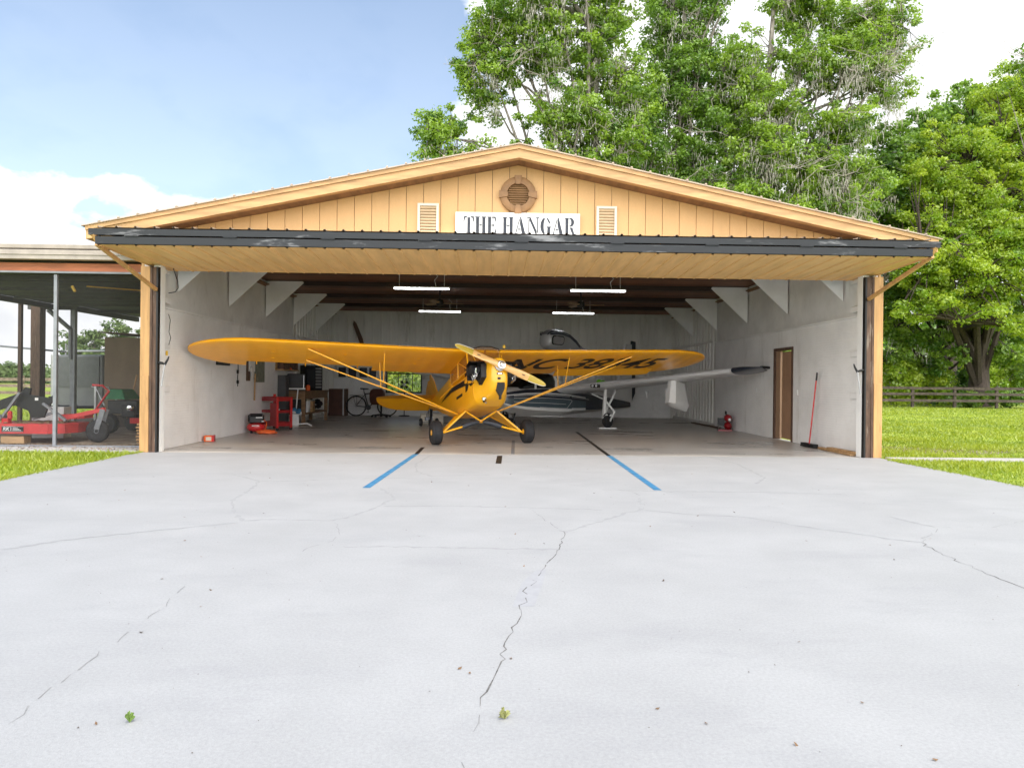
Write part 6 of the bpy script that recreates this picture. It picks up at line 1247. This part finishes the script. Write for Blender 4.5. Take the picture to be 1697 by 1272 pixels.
tree('oak_tree', 'bare topped tree at the right edge of the lawn', b, [(0, 0, 0), (.1, 0, 6), (-.3, 0, 12), (-.2, 0, 17)], [el(b, 1730, 105, 36, 1.5, 1.6, 1.0), el(b, 1700, 90, 36, .8, 1, .7)], 26, 34, .5, .11, 'leaf', 'bark', .2, None, 0, 8, 4)
# shrubs
k = 0
for p, y, d, rx, rz, mt, lab in ((1485, 600, 45, 1.9, 1.5, 'leaflime', 'bright yellow green shrub next to the hangar corner'), (1548, 605, 46, 2.0, 1.4, 'leaflime', 'bright shrub in the middle of the thicket behind the fence'), (1590, 590, 60, 3, 2.6, 'leaf', 'mid green shrub left of the thick trunk'), (1675, 600, 58, 3.4, 2.2, 'leaflime', 'bright shrub right of the thick trunk'), (1740, 590, 56, 3.2, 3.2, 'leaf', 'green shrub at the right edge behind the fence')):
    b = (px(p, d), d - 11.8); tree('shrub', lab, b, [(0, 0, 0), (0, 0, rz * .6), (0, 0, rz)], [(0, 0, rz * .95, rx, 1.6, rz), (rx * .4, .3, rz * 1.3, rx * .6, 1.2, rz * .7)], 90, 80, .5, .11, mt, 'deadwood', .08, 'shrubs behind the fence', 0, 8, 0, .55, .2, .8, 'shrub')
b = (px(1605, 43), 31.2); tree('palmetto_bush', 'low dark green bush at the foot of the thick trunk', b, [(0, 0, 0), (0, 0, .5), (0, 0, .9)], [(0, 0, .5, 1.9, .8, .5), (1.2, .3, .5, 1.1, .7, .5)], 46, 60, .34, .09, 'leaf', 'barkdark', .05, None, 0, 6, 0, .35, .2, .8, 'bush')
b = (px(1690, 43), 31.2); tree('palmetto_bush', 'low dark bush to the right of the thick trunk', b, [(0, 0, 0), (0, 0, .5), (0, 0, .9)], [(0, 0, .6, 2.0, .8, .6)], 46, 60, .34, .09, 'leafdark', 'barkdark', .05, None, 0, 6, 0, .5, .2, .8, 'bush')
b = (px(1611, 48), 36.2); tree('cedar_tree', 'narrow dark cedar beside the thick trunk behind the fence', b, [(0, 0, 0), (0, 0, 1.5), (0, 0, 3.2)], [(0, 0, .9, .9, .8, .8), (0, 0, 2.0, .6, .6, .9), (0, 0, 2.9, .3, .3, .6)], 46, 60, .34, .10, 'leafdark', 'barkdark', .09, None, 0, 6, 0, .1, .1, .9, 'tree')
b = (px(1556, 50), 38.2); t = thing('bare_shrub', 'leafless grey brush behind the dark fence', 'shrub', (b[0], b[1], 0)); m = MB()
for i in range(70):
    a = Vector((rng.normal(0, .7), rng.normal(0, .4), 0)); d = Vector((rng.normal(0, .35), rng.normal(0, .3), 1)) * rng.uniform(1, 2.6); e = a + d + Vector((rng.normal(0, .3), 0, 0)); m.tube([a, a + d * .5, e], [.03, .022, .008], 4, cap=False)
    for q in range(4): s = (a + d * .5).lerp(e, rng.random()); m.tube([s, s + Vector((rng.normal(0, .4), rng.normal(0, .3), rng.uniform(.1, .5)))], [.014, .005], 3, cap=False)
m.build('twigs', 'deadwood', t, fix=False)
# trees beyond the shed, seen through the screen, and behind the back window
for p, y, d, rx, rz, lab in ((150, 575, 62, 2.0, 1.8, 'small pale green tree beyond the grey trailer'), (205, 570, 66, 2.4, 2.2, 'pale green tree beyond the tan crate'), (190, 600, 60, 3.0, 1.6, 'low pale bush beyond the trailer')):
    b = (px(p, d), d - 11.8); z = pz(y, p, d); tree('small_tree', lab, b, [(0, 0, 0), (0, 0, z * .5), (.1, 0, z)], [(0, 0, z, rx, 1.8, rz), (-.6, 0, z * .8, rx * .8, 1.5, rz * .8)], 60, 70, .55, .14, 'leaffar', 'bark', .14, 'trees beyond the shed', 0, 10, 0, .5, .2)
for x, y, r_, h, lab in ((-4.6, 19, 1.8, 2.2, 'green bush outside the back window at its left'), (-2.4, 22, 2.6, 3.2, 'green bush outside the back window at its right')):
    tree('shrub', lab, (x, y), [(0, 0, 0), (0, 0, h * .5), (0, 0, h * .8)], [(0, 0, h * .55, r_, r_ * .8, h * .5)], 46, 70, .42, .10, 'leaflime', 'barkdark', .06, None, 0, 8, 0, .5, .2, .8, 'shrub')
def woods(name, x0, x1, y, h, n, mat):
    C_ = np.stack([rng.uniform(x0, x1, n), y + rng.normal(0, 6, n), rng.random(n) ** .8 * h * rng.uniform(.7, 1.1, n)], 1)
    xs_ = C_[:, 0]; C_[:, 2] *= .75 + .25 * np.sin(xs_ * .11) * np.sin(xs_ * .037 + 1)
    o = clumps(name, C_, 1.7, 26, .55, mat, None, .8); o['kind'] = 'stuff'; return o
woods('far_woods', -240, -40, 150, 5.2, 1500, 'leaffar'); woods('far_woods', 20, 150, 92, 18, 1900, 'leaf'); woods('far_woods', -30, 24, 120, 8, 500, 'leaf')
# ------------------------------------------------------------------ grass
def grass(name, regs, dens, h0, edges=()):
    P0 = []
    for x0, x1, y0, y1, dn in regs:
        n = int((x1 - x0) * (y1 - y0) * dn); P0.append(np.stack([rng.uniform(x0, x1, n), rng.uniform(y0, y1, n)], 1))
    for ex, sgn, ne in edges:                            # tufts creeping over the slab edge
        yc = rng.uniform(-5, 0 if sgn > 0 else -.4, ne // 12).repeat(12); P0.append(np.stack([ex + sgn * np.abs(rng.normal(0, .035, len(yc))) + sgn * .0, yc + rng.normal(0, .04, len(yc))], 1))
    P0 = np.concatenate(P0); n = len(P0); a = rng.uniform(0, 2 * PI, n); patch = .5 + .5 * np.sin(P0[:, 0] * 1.3 + 2 * np.sin(P0[:, 1] * .9)) * np.sin(P0[:, 1] * 1.7 + P0[:, 0] * .4)
    keep = rng.random(n) < .35 + .75 * patch; P0 = P0[keep]; a = a[keep]; patch = patch[keep]; n = len(P0); h = h0 * rng.uniform(.4, 1.3, n) * (.6 + .6 * patch); dist = np.hypot(P0[:, 0], P0[:, 1] + 11.8); wd = .0045 + .0009 * np.clip(dist - 6, 0, 40); lean = rng.normal(0, .55, (n, 2)) * h[:, None]
    z = np.full(n, -.03); dx = np.cos(a) * wd; dy = np.sin(a) * wd
    A0 = np.stack([P0[:, 0] - dx, P0[:, 1] - dy, z], 1); B0 = np.stack([P0[:, 0] + dx, P0[:, 1] + dy, z], 1); C0 = np.stack([P0[:, 0] + lean[:, 0], P0[:, 1] + lean[:, 1], z + h], 1)
    vs = np.stack([A0, B0, C0], 1).reshape(-1, 3); me = bpy.data.meshes.new(name); me.vertices.add(3 * n); me.vertices.foreach_set('co', vs.ravel().astype(np.float32)); me.loops.add(3 * n); me.loops.foreach_set('vertex_index', np.arange(3 * n, dtype=np.int32)); me.polygons.add(n)
    me.polygons.foreach_set('loop_start', np.arange(0, 3 * n, 3, dtype=np.int32)); me.polygons.foreach_set('loop_total', np.full(n, 3, np.int32)); me.update(calc_edges=True)
    at = me.attributes.new('tone', 'FLOAT', 'FACE'); at.data.foreach_set('value', np.clip(.15 + .55 * patch + rng.normal(0, .28, n), 0, 1).astype(np.float32)); me.materials.append(MAT['grass']); o = bpy.data.objects.new(name, me); COL.objects.link(o); o['kind'] = 'stuff'; return o
grass('lawn_grass', [(-9.5, -5.93, -5, .08, 1300), (6.26, 10, -6, -.36, 1300), (6.5, 14, .08, 4, 700), (6.5, 22, 4, 14, 260), (8, 40, 14, 30, 70)], 1, .06, [(-5.97, 1, 2600), (6.30, -1, 2600)])
grass('pasture_grass', [(-26, -12.6, 8, 26, 60)], 1, .12)
C_ = np.stack([rng.uniform(-5, 5.5, 110), rng.uniform(-10.3, -1, 110), np.full(110, .006)], 1)
o = leafmesh('leaf_litter', C_, np.tile([0, 0, 1.], (110, 1)) + rng.normal(0, .25, (110, 3)), rng.random(110), .011, 'litter', None, .5, .2); o['kind'] = 'stuff'
C_ = np.stack([rng.uniform(-5, 5.5, 420), rng.uniform(-10.6, -2, 420), np.full(420, .004)], 1)
o = leafmesh('grit', C_, np.tile([0, 0, 1.], (420, 1)), rng.random(420) * .4, .0042, 'litter', None, .6, .3); o['kind'] = 'stuff'
C_ = np.stack([rng.uniform(-9, -6.05, 500), rng.uniform(.1, 1.2, 500), np.full(500, .016)], 1)
o = leafmesh('leaf_litter', C_, np.tile([0, 0, 1.], (500, 1)) + rng.normal(0, .3, (500, 3)), rng.random(500), .022, 'litter', None, .5, .2); o['kind'] = 'stuff'
for x, y, lab, n in ((-1.44, -9.30, 'small green weed growing through the apron at its left', 12), (-.13, -9.28, 'small straw coloured weed in the apron crack', 14)):
    m = MB()
    for i in range(n):
        a = rng.uniform(0, 2 * PI); L = rng.uniform(.010, .026); d = Vector((math.cos(a), math.sin(a), 0)); s = Vector((-d.y, d.x, 0)) * .004; u = Vector((0, 0, rng.uniform(.012, .04)))
        m.add([s * .4, -s * .4, d * L * .5 - s * 1.4 + u, d * L + u * .8, d * L * .5 + s * 1.4 + u], [(0, 1, 2, 3, 4)])
    o = m.build('weed', M('weed_green', (.16, .26, .05), .7, var=.3, scale=40) if n == 12 else M('weed_straw', (.32, .33, .12), .7, var=.4, scale=40), fix=False); o.location = (x, y, .001); tag(o, lab, 'weed', 'weeds in the apron')
